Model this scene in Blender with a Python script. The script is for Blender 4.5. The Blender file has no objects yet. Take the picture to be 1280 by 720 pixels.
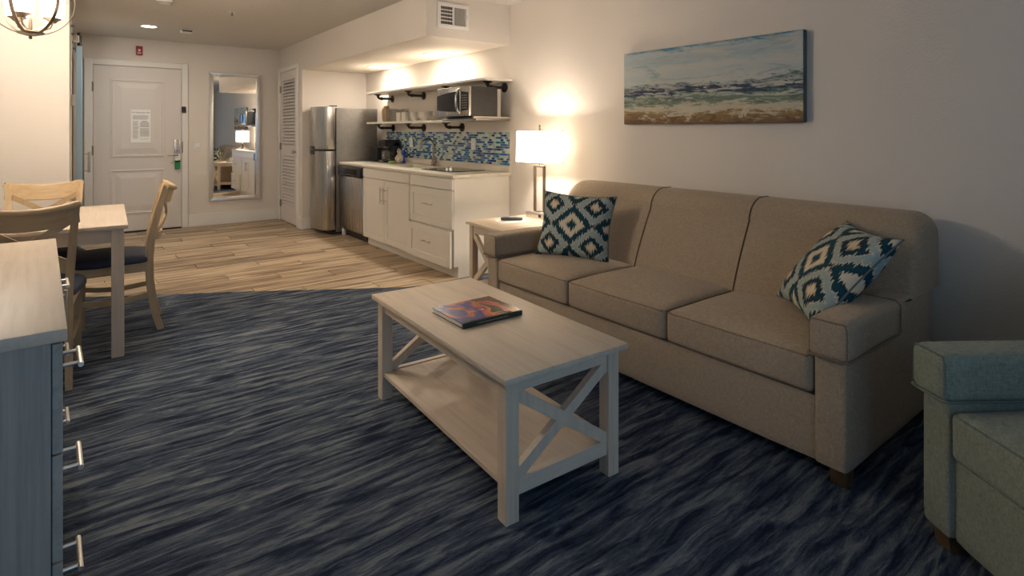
import bpy, bmesh, math, random
from mathutils import Vector, Matrix
random.seed(7)
PI = math.pi
S = bpy.context.scene
C = S.collection

# ------------------------------------------------------------------ camera
F_PX, HOR, VPX, EYE = 704.33, 163.6, 98.9, 1.28
yaw = math.atan((640 - VPX) / F_PX)
cam = bpy.data.cameras.new('camera'); camo = bpy.data.objects.new('camera', cam); C.objects.link(camo)
cam.sensor_fit = 'HORIZONTAL'; cam.sensor_width = 36.0; cam.lens = 36.0 * F_PX / 1280.0
cam.shift_y = -(360 - HOR) / 1280.0
cam.clip_start = 0.05; cam.clip_end = 100
camo.location = (0, 0, EYE); camo.rotation_euler = (PI / 2, 0, -yaw)
S.camera = camo

# ------------------------------------------------------------------ world, view, daylight portal
S.view_settings.view_transform = 'Standard'; S.view_settings.look = 'None'
S.view_settings.exposure = 0.82; S.view_settings.gamma = 1.0
try: S.view_settings.use_curve_mapping = False
except Exception: pass
w = bpy.data.worlds.new('dusk_sky'); S.world = w; w.use_nodes = True
wb = w.node_tree.nodes['Background']; wb.inputs[0].default_value = (0.38, 0.65, 1.0, 1); wb.inputs[1].default_value = 1.05

CZ, WX, YB, YE, YA, SX, SZ = 2.449, 3.17, 8.569, 4.161, 7.462, 2.298, 2.075
LX, FY = -0.72, -1.5           # living-room left wall, front (window) wall
HX, YW = -0.06, 5.5            # hall wall plane, dining-side stub wall

def add_light(name, kind, loc, energy, color, rot=None, **kw):
    l = bpy.data.lights.new(name, kind); o = bpy.data.objects.new(name, l); C.objects.link(o)
    o.location = loc; l.energy = energy; l.color = color
    if rot: o.rotation_euler = rot
    for k, v in kw.items(): setattr(l, k, v)
    return o
WINX0, WINX1, WINZ0, WINZ1 = -0.45, 1.65, 0.06, 2.1
po = add_light('window_portal', 'AREA', ((WINX0 + WINX1) / 2, FY - 0.06, (WINZ0 + WINZ1) / 2), 1, (1, 1, 1), (PI / 2, 0, 0),
          shape='RECTANGLE', size=WINX1 - WINX0, size_y=WINZ1 - WINZ0)
po.data.cycles.is_portal = True
WARM = (1.0, 0.74, 0.46)

# ------------------------------------------------------------------ materials
M = {}
def new_mat(name):
    m = bpy.data.materials.new(name); m.use_nodes = True; M[name] = m
    nt = m.node_tree; b = nt.nodes['Principled BSDF']
    return m, nt, b
def nd(nt, t, **kw):
    n = nt.nodes.new(t)
    for k, v in kw.items():
        if k.startswith('i_'):
            key = k[2:]; n.inputs[int(key) if key.isdigit() else key].default_value = v
        else: setattr(n, k, v)
    return n
def ramp(nt, stops, interp='LINEAR'):
    r = nt.nodes.new('ShaderNodeValToRGB'); r.color_ramp.interpolation = interp
    e = r.color_ramp.elements
    while len(e) > 1: e.remove(e[-1])
    e[0].position = stops[0][0]; e[0].color = (*stops[0][1], 1)
    for p, c in stops[1:]:
        k = e.new(p); k.color = (*c, 1)
    return r
def coords(nt, scale=(1, 1, 1), rot=(0, 0, 0), kind='Object', loc=(0, 0, 0)):
    t = nt.nodes.new('ShaderNodeTexCoord'); mp = nt.nodes.new('ShaderNodeMapping')
    mp.inputs['Scale'].default_value = scale; mp.inputs['Rotation'].default_value = rot; mp.inputs['Location'].default_value = loc
    nt.links.new(t.outputs[kind], mp.inputs[0]); return mp
def bump(nt, b, src, strength, dist=0.002):
    n = nd(nt, 'ShaderNodeBump', i_Strength=strength, i_Distance=dist)
    nt.links.new(src, n.inputs['Height']); nt.links.new(n.outputs[0], b.inputs['Normal'])
def plain(name, col, rough=0.5, metal=0.0, spec=0.5, noise=0.0, nscale=20):
    m, nt, b = new_mat(name)
    b.inputs['Roughness'].default_value = rough; b.inputs['Metallic'].default_value = metal
    b.inputs['Specular IOR Level'].default_value = spec
    if noise:
        mp = coords(nt); n = nd(nt, 'ShaderNodeTexNoise', i_Scale=nscale, i_Detail=4.0)
        nt.links.new(mp.outputs[0], n.inputs[0])
        r = ramp(nt, [(0.3, tuple(c * (1 - noise) for c in col)), (0.7, tuple(min(1, c * (1 + noise)) for c in col))])
        nt.links.new(n.outputs[0], r.inputs[0]); nt.links.new(r.outputs[0], b.inputs['Base Color'])
    else: b.inputs['Base Color'].default_value = (*col, 1)
    return m
def paint(name, col, bscale=90, bstr=0.35, rough=0.7):
    m, nt, b = new_mat(name)
    b.inputs['Base Color'].default_value = (*col, 1); b.inputs['Roughness'].default_value = rough; b.inputs['Specular IOR Level'].default_value = 0.25
    mp = coords(nt); n = nd(nt, 'ShaderNodeTexNoise', i_Scale=bscale, i_Detail=3.0)
    nt.links.new(mp.outputs[0], n.inputs[0]); bump(nt, b, n.outputs[0], bstr, 0.004)
    return m
def wood(name, c0, c1, axis, rough=0.45, fine=60, bs=0.15):
    m, nt, b = new_mat(name)
    sc = [fine, fine, fine]; sc[axis] = fine / 22.0
    mp = coords(nt, tuple(sc)); n = nd(nt, 'ShaderNodeTexNoise', i_Scale=1.0, i_Detail=6.0, i_Roughness=0.65)
    sc2 = [7, 7, 7]; sc2[axis] = 0.8
    mp2 = coords(nt, tuple(sc2)); n2 = nd(nt, 'ShaderNodeTexNoise', i_Scale=1.0, i_Detail=3.0, i_Distortion=0.8)
    nt.links.new(mp.outputs[0], n.inputs[0]); nt.links.new(mp2.outputs[0], n2.inputs[0])
    mx = nd(nt, 'ShaderNodeMath', operation='MULTIPLY_ADD'); mx.inputs[1].default_value = 0.45
    ad = nd(nt, 'ShaderNodeMath', operation='MULTIPLY'); ad.inputs[1].default_value = 0.55
    nt.links.new(n2.outputs[0], mx.inputs[0]); nt.links.new(n.outputs[0], ad.inputs[0]); nt.links.new(ad.outputs[0], mx.inputs[2])
    r = ramp(nt, [(0.33, c1), (0.5, tuple((a + 2 * d) / 3 for a, d in zip(c1, c0))), (0.65, c0)])
    nt.links.new(mx.outputs[0], r.inputs[0]); nt.links.new(r.outputs[0], b.inputs['Base Color'])
    b.inputs['Roughness'].default_value = rough; b.inputs['Specular IOR Level'].default_value = 0.35
    bump(nt, b, n.outputs[0], bs, 0.001)
    return m
def fabric(name, c0, c1, wscale=520, bstr=0.5):
    m, nt, b = new_mat(name)
    mp = coords(nt, (1, 1, 1)); n = nd(nt, 'ShaderNodeTexNoise', i_Scale=150.0, i_Detail=4.0, i_Roughness=0.7)
    mpv = coords(nt, (260, 260, 60)); n2 = nd(nt, 'ShaderNodeTexNoise', i_Scale=1.0, i_Detail=2.0)
    mph = coords(nt, (60, 60, 320)); n3 = nd(nt, 'ShaderNodeTexNoise', i_Scale=1.0, i_Detail=2.0)
    for a, q in ((mp, n), (mpv, n2), (mph, n3)): nt.links.new(a.outputs[0], q.inputs[0])
    s1 = nd(nt, 'ShaderNodeMath', operation='ADD'); s2 = nd(nt, 'ShaderNodeMath', operation='ADD'); s3 = nd(nt, 'ShaderNodeMath', operation='MULTIPLY'); s3.inputs[1].default_value = 1 / 3
    nt.links.new(n.outputs[0], s1.inputs[0]); nt.links.new(n2.outputs[0], s1.inputs[1]); nt.links.new(s1.outputs[0], s2.inputs[0]); nt.links.new(n3.outputs[0], s2.inputs[1]); nt.links.new(s2.outputs[0], s3.inputs[0])
    r = ramp(nt, [(0.38, c1), (0.62, c0)]); nt.links.new(s3.outputs[0], r.inputs[0]); nt.links.new(r.outputs[0], b.inputs['Base Color'])
    b.inputs['Roughness'].default_value = 0.9; b.inputs['Specular IOR Level'].default_value = 0.15
    b.inputs['Sheen Weight'].default_value = 0.15
    bump(nt, b, s3.outputs[0], bstr, 0.0015)
    return m
def steel(name, col, rough, axis=2):
    m, nt, b = new_mat(name)
    sc = [120, 120, 120]; sc[axis] = 2
    mp = coords(nt, tuple(sc)); n = nd(nt, 'ShaderNodeTexNoise', i_Scale=1.0, i_Detail=2.0)
    nt.links.new(mp.outputs[0], n.inputs[0])
    r = ramp(nt, [(0.3, (rough - .06,) * 3), (0.7, (rough + .06,) * 3)]); nt.links.new(n.outputs[0], r.inputs[0]); nt.links.new(r.outputs[0], b.inputs['Roughness'])
    b.inputs['Base Color'].default_value = (*col, 1); b.inputs['Metallic'].default_value = 1.0
    return m
def emit(name, col, strength, base=(0.9, 0.9, 0.9)):
    m, nt, b = new_mat(name)
    b.inputs['Base Color'].default_value = (*base, 1); b.inputs['Emission Color'].default_value = (*col, 1); b.inputs['Emission Strength'].default_value = strength
    return m

paint('wall', (0.74, 0.675, 0.60)); paint('ceil', (0.68, 0.64, 0.58), 75, 1.0, 0.85)
paint('soffit_paint', (0.74, 0.675, 0.60), 110, 0.7)
paint('trim', (0.80, 0.765, 0.71), 30, 0.05, 0.4); paint('doorpaint', (0.71, 0.65, 0.60), 40, 0.06, 0.4)
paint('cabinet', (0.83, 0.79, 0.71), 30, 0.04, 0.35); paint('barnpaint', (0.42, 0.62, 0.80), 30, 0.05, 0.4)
LW0, LW1 = (0.73, 0.61, 0.475), (0.56, 0.44, 0.325)
for i, a in enumerate('xyz'): wood('ash_' + a, LW0, LW1, i)
CW0, CW1 = (0.56, 0.42, 0.255), (0.42, 0.295, 0.165)
for i, a in enumerate('xyz'): wood('oak_' + a, CW0, CW1, i, 0.4)
for i, a in enumerate('xyz'): wood('dresser_' + a, (0.50, 0.46, 0.40), (0.30, 0.275, 0.24), i)
plain('dark_wood', (0.11, 0.065, 0.03), 0.45, noise=0.3)
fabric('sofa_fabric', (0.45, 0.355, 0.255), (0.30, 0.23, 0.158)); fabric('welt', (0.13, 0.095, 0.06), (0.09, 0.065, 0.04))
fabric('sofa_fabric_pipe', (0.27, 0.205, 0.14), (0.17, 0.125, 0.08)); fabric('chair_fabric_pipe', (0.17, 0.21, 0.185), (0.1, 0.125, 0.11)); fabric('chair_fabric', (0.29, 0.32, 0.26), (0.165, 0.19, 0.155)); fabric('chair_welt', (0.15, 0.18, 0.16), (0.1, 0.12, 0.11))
plain('navy_vinyl', (0.02, 0.028, 0.055), 0.62, noise=0.25, nscale=300)
steel('steel', (0.52, 0.49, 0.45), 0.30, 2); steel('steel_dark', (0.40, 0.38, 0.36), 0.34, 0); steel('nickel', (0.62, 0.58, 0.52), 0.42, 0)
plain('fridge_side', (0.21, 0.19, 0.165), 0.5, 0.3, noise=0.1); plain('black_plastic', (0.012, 0.012, 0.013), 0.3)
plain('black_glass', (0.01, 0.01, 0.012), 0.08); plain('charcoal', (0.032, 0.03, 0.028), 0.5, noise=0.15)
plain('iron', (0.045, 0.036, 0.03), 0.55, 0.6, noise=0.3, nscale=60)
plain('bronze', (0.30, 0.25, 0.19), 0.35, 0.9); plain('chrome', (0.8, 0.78, 0.75), 0.12, 1.0)
plain('white_plastic', (0.80, 0.77, 0.72), 0.4); plain('white_ceramic', (0.82, 0.77, 0.68), 0.25); plain('stone', (0.72, 0.66, 0.55), 0.28, noise=0.07, nscale=160)
plain('red_plastic', (0.32, 0.02, 0.02), 0.4); plain('green_card', (0.005, 0.19, 0.06), 0.5); plain('white_paper', (0.90, 0.88, 0.85), 0.7); plain('ink', (0.03, 0.03, 0.03), 0.7); plain('ink_grey', (0.36, 0.34, 0.31), 0.7)
plain('mirror_glass', (0.93, 0.93, 0.92), 0.0, 1.0); plain('mirror_frame', (0.68, 0.66, 0.63), 0.32, 0.75, noise=0.05)
plain('tan_ceramic', (0.42, 0.27, 0.12), 0.45); plain('blue_plastic', (0.01, 0.06, 0.42), 0.35); plain('lime_sponge', (0.40, 0.58, 0.16), 0.8); plain('cream_cloth', (0.70, 0.60, 0.46), 0.9, noise=0.2, nscale=60)
plain('remote_grey', (0.055, 0.06, 0.07), 0.35); plain('book_spine', (0.01, 0.03, 0.02), 0.4); plain('page', (0.82, 0.78, 0.70), 0.8); plain('canvas_edge', (0.09, 0.11, 0.11), 0.7, noise=0.2)
plain('grout', (0.66, 0.60, 0.48), 0.7); plain('subfloor', (0.50, 0.42, 0.32), 0.8); plain('vent_dark', (0.03, 0.025, 0.02), 0.8); plain('vent_grey', (0.48, 0.45, 0.40), 0.5)
for i, (c, rg) in enumerate([((0.50, 0.60, 0.50), .12), ((0.36, 0.50, 0.46), .12), ((0.01, 0.05, 0.20), .1), ((0.02, 0.14, 0.36), .1), ((0.13, 0.20, 0.36), .12), ((0.01, 0.15, 0.19), .1), ((0.58, 0.64, 0.56), .12)]): plain('tile%d' % i, c, rg)
emit('downlight', (1.0, 0.9, 0.76), 10.0); emit('bulb_glass', (1.0, 0.9, 0.78), 5.0)
m, nt, b = new_mat('clear_glass'); b.inputs['Transmission Weight'].default_value = 0.85; b.inputs['Roughness'].default_value = 0.05; b.inputs['Base Color'].default_value = (0.8, 0.76, 0.68, 1)
# thin window pane: transparent with a little gloss
m, nt, b = new_mat('pane'); nt.nodes.remove(b)
tr = nd(nt, 'ShaderNodeBsdfTransparent'); gl = nd(nt, 'ShaderNodeBsdfGlossy', i_Roughness=0.02); mx = nd(nt, 'ShaderNodeMixShader'); mx.inputs[0].default_value = 0.05
nt.links.new(tr.outputs[0], mx.inputs[1]); nt.links.new(gl.outputs[0], mx.inputs[2]); nt.links.new(mx.outputs[0], nt.nodes['Material Output'].inputs[0])
# lamp shade linen: diffuse + translucent, lit by the bulb inside
m, nt, b = new_mat('shade_linen'); nt.nodes.remove(b)
df = nd(nt, 'ShaderNodeBsdfDiffuse'); df.inputs[0].default_value = (0.88, 0.84, 0.78, 1); tl = nd(nt, 'ShaderNodeBsdfTranslucent'); tl.inputs[0].default_value = (0.95, 0.90, 0.82, 1)
mx = nd(nt, 'ShaderNodeMixShader'); mx.inputs[0].default_value = 0.55
nt.links.new(df.outputs[0], mx.inputs[1]); nt.links.new(tl.outputs[0], mx.inputs[2]); nt.links.new(mx.outputs[0], nt.nodes['Material Output'].inputs[0])
# wood-look floor planks: colour differs by plank
m, nt, b = new_mat('plank')
oi = nd(nt, 'ShaderNodeObjectInfo'); tc = nd(nt, 'ShaderNodeTexCoord')
vm = nd(nt, 'ShaderNodeVectorMath', operation='MULTIPLY_ADD'); vm.inputs[1].default_value = (0.9, 20, 1)
cmb = nd(nt, 'ShaderNodeCombineXYZ'); mu = nd(nt, 'ShaderNodeMath', operation='MULTIPLY'); mu.inputs[1].default_value = 37.0
nt.links.new(oi.outputs['Random'], mu.inputs[0]); nt.links.new(mu.outputs[0], cmb.inputs[0]); nt.links.new(mu.outputs[0], cmb.inputs[1])
nt.links.new(tc.outputs['Object'], vm.inputs[0]); nt.links.new(cmb.outputs[0], vm.inputs[2])
n = nd(nt, 'ShaderNodeTexNoise', i_Scale=1.0, i_Detail=4.0, i_Distortion=1.2, i_Roughness=0.55); nt.links.new(vm.outputs[0], n.inputs[0])
vm2 = nd(nt, 'ShaderNodeVectorMath', operation='MULTIPLY_ADD'); vm2.inputs[1].default_value = (4, 110, 1); nt.links.new(tc.outputs['Object'], vm2.inputs[0]); nt.links.new(cmb.outputs[0], vm2.inputs[2])
n2 = nd(nt, 'ShaderNodeTexNoise', i_Scale=1.0, i_Detail=3.0); nt.links.new(vm2.outputs[0], n2.inputs[0])
r = ramp(nt, [(0.36, (0.17, 0.11, 0.065)), (0.44, (0.32, 0.225, 0.14)), (0.52, (0.50, 0.37, 0.235)), (0.62, (0.64, 0.50, 0.335))])
a1 = nd(nt, 'ShaderNodeMath', operation='MULTIPLY_ADD'); a1.inputs[1].default_value = 0.22; a2 = nd(nt, 'ShaderNodeMath', operation='MULTIPLY_ADD'); a2.inputs[1].default_value = 0.12
nt.links.new(n2.outputs[0], a1.inputs[0]); nt.links.new(n.outputs[0], a1.inputs[2]); nt.links.new(oi.outputs['Random'], a2.inputs[0]); nt.links.new(a1.outputs[0], a2.inputs[2])
a3 = nd(nt, 'ShaderNodeMath', operation='SUBTRACT'); a3.inputs[1].default_value = 0.16; nt.links.new(a2.outputs[0], a3.inputs[0])
nt.links.new(a3.outputs[0], r.inputs[0]); nt.links.new(r.outputs[0], b.inputs['Base Color']); b.inputs['Roughness'].default_value = 0.42; b.inputs['Specular IOR Level'].default_value = 0.35
# streaked blue carpet
m, nt, b = new_mat('carpet')
mp = coords(nt, (3.7, 32, 1), (0, 0, math.radians(15))); dn = nd(nt, 'ShaderNodeTexNoise', i_Scale=3.2, i_Detail=2.0)
mpd = coords(nt); nt.links.new(mpd.outputs[0], dn.inputs[0])
vs = nd(nt, 'ShaderNodeVectorMath', operation='MULTIPLY_ADD'); vs.inputs[1].default_value = (0.4, 1.7, 0); nt.links.new(dn.outputs['Color'], vs.inputs[0]); nt.links.new(mp.outputs[0], vs.inputs[2])
n = nd(nt, 'ShaderNodeTexNoise', i_Scale=1.0, i_Detail=3.5, i_Roughness=0.6, i_Distortion=0.6); nt.links.new(vs.outputs[0], n.inputs[0])
pile = nd(nt, 'ShaderNodeTexNoise', i_Scale=420.0, i_Detail=2.0); nt.links.new(mpd.outputs[0], pile.inputs[0])
mpr = coords(nt, (40, 230, 1), (0, 0, 0)); rib = nd(nt, 'ShaderNodeTexNoise', i_Scale=1.0, i_Detail=2.0); nt.links.new(mpr.outputs[0], rib.inputs[0])
c1 = nd(nt, 'ShaderNodeMath', operation='MULTIPLY_ADD'); c1.inputs[1].default_value = 0.42; c2 = nd(nt, 'ShaderNodeMath', operation='MULTIPLY_ADD'); c2.inputs[1].default_value = 0.22
c3 = nd(nt, 'ShaderNodeMath', operation='SUBTRACT'); c3.inputs[1].default_value = 0.32
nt.links.new(pile.outputs[0], c1.inputs[0]); nt.links.new(n.outputs[0], c1.inputs[2]); nt.links.new(rib.outputs[0], c2.inputs[0]); nt.links.new(c1.outputs[0], c2.inputs[2]); nt.links.new(c2.outputs[0], c3.inputs[0])
r = ramp(nt, [(0.37, (0.02, 0.027, 0.05)), (0.435, (0.048, 0.063, 0.098)), (0.525, (0.083, 0.104, 0.142)), (0.58, (0.135, 0.158, 0.185)), (0.65, (0.22, 0.238, 0.25))])
nt.links.new(c3.outputs[0], r.inputs[0]); nt.links.new(r.outputs[0], b.inputs['Base Color']); b.inputs['Roughness'].default_value = 0.95; b.inputs['Specular IOR Level'].default_value = 0.05
bump(nt, b, c2.outputs[0], 0.9, 0.006)
# ikat pillow pattern in the pillow's own plane
m, nt, b = new_mat('ikat')
tc = nd(nt, 'ShaderNodeTexCoord'); mpn = nd(nt, 'ShaderNodeMapping'); mpn.inputs['Scale'].default_value = (150, 12, 1); nt.links.new(tc.outputs['Object'], mpn.inputs[0])
jn = nd(nt, 'ShaderNodeTexNoise', i_Scale=1.0, i_Detail=1.0); nt.links.new(mpn.outputs[0], jn.inputs[0])
sp = nd(nt, 'ShaderNodeSeparateXYZ'); nt.links.new(tc.outputs['Object'], sp.inputs[0])
jy = nd(nt, 'ShaderNodeMath', operation='MULTIPLY_ADD'); jy.inputs[1].default_value = 0.075; nt.links.new(jn.outputs[0], jy.inputs[0]); nt.links.new(sp.outputs[1], jy.inputs[2])
def pingp(src, off, period):
    a = nd(nt, 'ShaderNodeMath', operation='MULTIPLY_ADD'); a.inputs[1].default_value = 1 / period; a.inputs[2].default_value = off; nt.links.new(src, a.inputs[0])
    p = nd(nt, 'ShaderNodeMath', operation='PINGPONG'); p.inputs[1].default_value = 1.0; nt.links.new(a.outputs[0], p.inputs[0]); return p
pu = pingp(sp.outputs[0], 10.0, 0.14); pv = pingp(jy.outputs[0], 9.72, 0.125)
su = nd(nt, 'ShaderNodeMath', operation='ADD'); nt.links.new(pu.outputs[0], su.inputs[0]); nt.links.new(pv.outputs[0], su.inputs[1])
hf = nd(nt, 'ShaderNodeMath', operation='MULTIPLY'); hf.inputs[1].default_value = 0.5; nt.links.new(su.outputs[0], hf.inputs[0])
CRM, NAV, TEAL, PALE, TAN = (0.66, 0.57, 0.42), (0.01, 0.026, 0.042), (0.014, 0.06, 0.082), (0.32, 0.39, 0.37), (0.50, 0.39, 0.24)
r = ramp(nt, [(0.0, TEAL), (0.115, TEAL), (0.14, TAN), (0.17, CRM), (0.31, CRM), (0.34, NAV), (0.38, TEAL), (0.47, TEAL), (0.50, NAV), (0.525, CRM), (0.55, PALE), (0.675, PALE), (0.695, CRM), (0.72, NAV), (0.77, TEAL), (0.84, NAV), (0.875, TAN), (0.93, CRM), (1.0, CRM)])
nt.links.new(hf.outputs[0], r.inputs[0]); nt.links.new(r.outputs[0], b.inputs['Base Color']); b.inputs['Roughness'].default_value = 0.9; b.inputs['Specular IOR Level'].default_value = 0.1
bump(nt, b, jn.outputs[0], 0.25, 0.002)
# abstract seascape on canvas (bands of brushed colour); object y runs along the canvas (0..-1.27), z up (0..0.51)
m, nt, b = new_mat('seascape')
tc = nd(nt, 'ShaderNodeTexCoord'); sp = nd(nt, 'ShaderNodeSeparateXYZ'); nt.links.new(tc.outputs['Object'], sp.inputs[0])
def nz(scale, det=5.0, rough=0.6, dist=0.0):
    q = nd(nt, 'ShaderNodeMapping'); q.inputs['Scale'].default_value = scale; nt.links.new(tc.outputs['Object'], q.inputs[0])
    k = nd(nt, 'ShaderNodeTexNoise', i_Scale=1.0, i_Detail=det, i_Roughness=rough, i_Distortion=dist); nt.links.new(q.outputs[0], k.inputs[0]); return k
na = nz((1, 3.2, 16), 6.0, 0.65, 0.6); nb = nz((1, 9, 60), 4.0); ncn = nz((1, 26, 40), 3.0)
h0 = nd(nt, 'ShaderNodeMath', operation='MULTIPLY'); h0.inputs[1].default_value = 1 / 0.51; nt.links.new(sp.outputs[2], h0.inputs[0])
h1 = nd(nt, 'ShaderNodeMath', operation='MULTIPLY_ADD'); h1.inputs[1].default_value = 0.30; nt.links.new(na.outputs[0], h1.inputs[0]); nt.links.new(h0.outputs[0], h1.inputs[2])
h2 = nd(nt, 'ShaderNodeMath', operation='MULTIPLY_ADD'); h2.inputs[1].default_value = 0.13; nt.links.new(nb.outputs[0], h2.inputs[0]); nt.links.new(h1.outputs[0], h2.inputs[2])
h3 = nd(nt, 'ShaderNodeMath', operation='MULTIPLY_ADD'); h3.inputs[1].default_value = 0.07; nt.links.new(ncn.outputs[0], h3.inputs[0]); nt.links.new(h2.outputs[0], h3.inputs[2])
h4 = nd(nt, 'ShaderNodeMath', operation='SUBTRACT'); h4.inputs[1].default_value = 0.25; nt.links.new(h3.outputs[0], h4.inputs[0])
r = ramp(nt, [(0.0, (0.17, 0.10, 0.055)), (0.10, (0.27, 0.175, 0.085)), (0.145, (0.33, 0.24, 0.12)), (0.17, (0.56, 0.50, 0.37)), (0.22, (0.52, 0.49, 0.37)), (0.25, (0.20, 0.24, 0.15)), (0.32, (0.17, 0.24, 0.185)), (0.355, (0.42, 0.45, 0.38)), (0.385, (0.10, 0.17, 0.16)), (0.41, (0.05, 0.065, 0.11)), (0.47, (0.06, 0.07, 0.115)), (0.485, (0.38, 0.41, 0.38)), (0.51, (0.06, 0.13, 0.12)), (0.545, (0.52, 0.54, 0.52)), (0.62, (0.43, 0.50, 0.51)), (0.72, (0.50, 0.52, 0.50)), (0.82, (0.37, 0.45, 0.48)), (0.93, (0.44, 0.49, 0.49)), (0.98, (0.17, 0.31, 0.39)), (1.0, (0.07, 0.22, 0.34))])
nt.links.new(h4.outputs[0], r.inputs[0])
def strokes(prev, scale, lo_, hi_, col, zlo, zhi, amt):
    k = nz(scale, 6.0, 0.7, 1.0); m1 = nd(nt, 'ShaderNodeMapRange', clamp=True); m1.inputs[1].default_value = lo_; m1.inputs[2].default_value = hi_; nt.links.new(k.outputs[0], m1.inputs[0])
    m2 = nd(nt, 'ShaderNodeMapRange', interpolation_type='SMOOTHSTEP'); m2.inputs[1].default_value = zlo - .06; m2.inputs[2].default_value = zlo + .02; nt.links.new(h4.outputs[0], m2.inputs[0])
    m3 = nd(nt, 'ShaderNodeMapRange', interpolation_type='SMOOTHSTEP'); m3.inputs[1].default_value = zhi + .06; m3.inputs[2].default_value = zhi - .02; nt.links.new(h4.outputs[0], m3.inputs[0])
    x1 = nd(nt, 'ShaderNodeMath', operation='MULTIPLY'); x2 = nd(nt, 'ShaderNodeMath', operation='MULTIPLY'); x3 = nd(nt, 'ShaderNodeMath', operation='MULTIPLY'); x3.inputs[1].default_value = amt
    nt.links.new(m1.outputs[0], x1.inputs[0]); nt.links.new(m2.outputs[0], x1.inputs[1]); nt.links.new(x1.outputs[0], x2.inputs[0]); nt.links.new(m3.outputs[0], x2.inputs[1]); nt.links.new(x2.outputs[0], x3.inputs[0])
    mx_ = nd(nt, 'ShaderNodeMix', data_type='RGBA'); mx_.inputs[7].default_value = (*col, 1); nt.links.new(x3.outputs[0], mx_.inputs[0]); nt.links.new(prev, mx_.inputs[6]); return mx_.outputs[2]
c_ = strokes(r.outputs[0], (1, 2.4, 22), .50, .56, (0.55, 0.53, 0.45), .55, 1.1, .7)
c_ = strokes(c_, (3, 1.8, 15), .54, .62, (0.27, 0.34, 0.35), .58, 1.1, .7)
c_ = strokes(c_, (5, 4.5, 40), .52, .55, (0.58, 0.56, 0.48), .22, .52, .85)
c_ = strokes(c_, (7, 5.0, 26), .56, .59, (0.10, 0.12, 0.15), .26, .45, .7)
c_ = strokes(c_, (9, 7.0, 14), .53, .57, (0.60, 0.54, 0.42), .08, .22, .9)
c_ = strokes(c_, (11, 9.0, 30), .52, .60, (0.13, 0.065, 0.035), -.1, .15, .7)
nt.links.new(c_, b.inputs['Base Color']); b.inputs['Roughness'].default_value = 0.8; b.inputs['Specular IOR Level'].default_value = 0.2
bump(nt, b, nb.outputs[0], 0.3, 0.002)
# printed book cover: sunset canyon blur
m, nt, b = new_mat('book_cover')
mp = coords(nt, (7, 3.2, 1), (0, 0, 0.9)); n = nd(nt, 'ShaderNodeTexNoise', i_Scale=1.0, i_Detail=3.0, i_Distortion=1.6); nt.links.new(mp.outputs[0], n.inputs[0])
sp = nd(nt, 'ShaderNodeSeparateXYZ'); t2 = nd(nt, 'ShaderNodeTexCoord'); nt.links.new(t2.outputs['Object'], sp.inputs[0])
q = nd(nt, 'ShaderNodeMath', operation='MULTIPLY_ADD'); q.inputs[1].default_value = 0.9; nt.links.new(sp.outputs[0], q.inputs[0]); nt.links.new(n.outputs[0], q.inputs[2])
r = ramp(nt, [(0.30, (0.035, 0.03, 0.15)), (0.42, (0.09, 0.06, 0.22)), (0.47, (0.50, 0.11, 0.09)), (0.53, (0.62, 0.20, 0.03)), (0.57, (0.10, 0.035, 0.03)), (0.66, (0.045, 0.02, 0.018)), (0.72, (0.25, 0.13, 0.25)), (0.76, (0.07, 0.03, 0.025)), (0.85, (0.30, 0.13, 0.08))])
nt.links.new(q.outputs[0], r.inputs[0]); nt.links.new(r.outputs[0], b.inputs['Base Color']); b.inputs['Roughness'].default_value = 0.25

# ------------------------------------------------------------------ mesh helpers
MW = {}
def BM(): return bmesh.new()
def box(bm, x0, x1, y0, y1, z0, z1, bev=0.0, seg=2):
    v = bmesh.ops.create_cube(bm, size=1.0)['verts']
    bmesh.ops.scale(bm, vec=(x1 - x0, y1 - y0, z1 - z0), verts=v)
    bmesh.ops.translate(bm, vec=((x0 + x1) / 2, (y0 + y1) / 2, (z0 + z1) / 2), verts=v)
    if bev > 0:
        e = list({e for q in v for e in q.link_edges})
        bmesh.ops.bevel(bm, geom=e, offset=bev, segments=seg, affect='EDGES', profile=0.5)
    return bm
def frame_axes(d):
    d = d.normalized(); a = Vector((0, 0, 1)) if abs(d.z) < 0.95 else Vector((1, 0, 0))
    u = d.cross(a).normalized(); return u, u.cross(d).normalized()
def tube(bm, pts, r, seg=8, closed=False, cap=True):
    pts = [Vector(p) for p in pts]; n = len(pts); rings = []
    rs = r if isinstance(r, (list, tuple)) else [r] * n
    prev = None
    for i, p in enumerate(pts):
        if closed: d = pts[(i + 1) % n] - pts[i - 1]
        else: d = pts[min(i + 1, n - 1)] - pts[max(i - 1, 0)]
        d.normalize()
        if prev is None: u, v = frame_axes(d)
        else:
            u = prev - d * prev.dot(d)
            u = u.normalized() if u.length > 1e-6 else frame_axes(d)[0]
            v = d.cross(u).normalized() * 1
        prev = u; v = d.cross(u)
        rings.append([bm.verts.new(p + u * (rs[i] * math.cos(2 * PI * k / seg)) + v * (rs[i] * math.sin(2 * PI * k / seg))) for k in range(seg)])
    m = n if closed else n - 1
    for i in range(m):
        a, b_ = rings[i], rings[(i + 1) % n]
        for k in range(seg): bm.faces.new((a[k], a[(k + 1) % seg], b_[(k + 1) % seg], b_[k]))
    if cap and not closed:
        bm.faces.new(rings[0][::-1]); bm.faces.new(rings[-1])
    return bm
def cyl(bm, p0, p1, r, seg=20, r1=None):
    return tube(bm, [p0, p1], [r, r if r1 is None else r1], seg)
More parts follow.
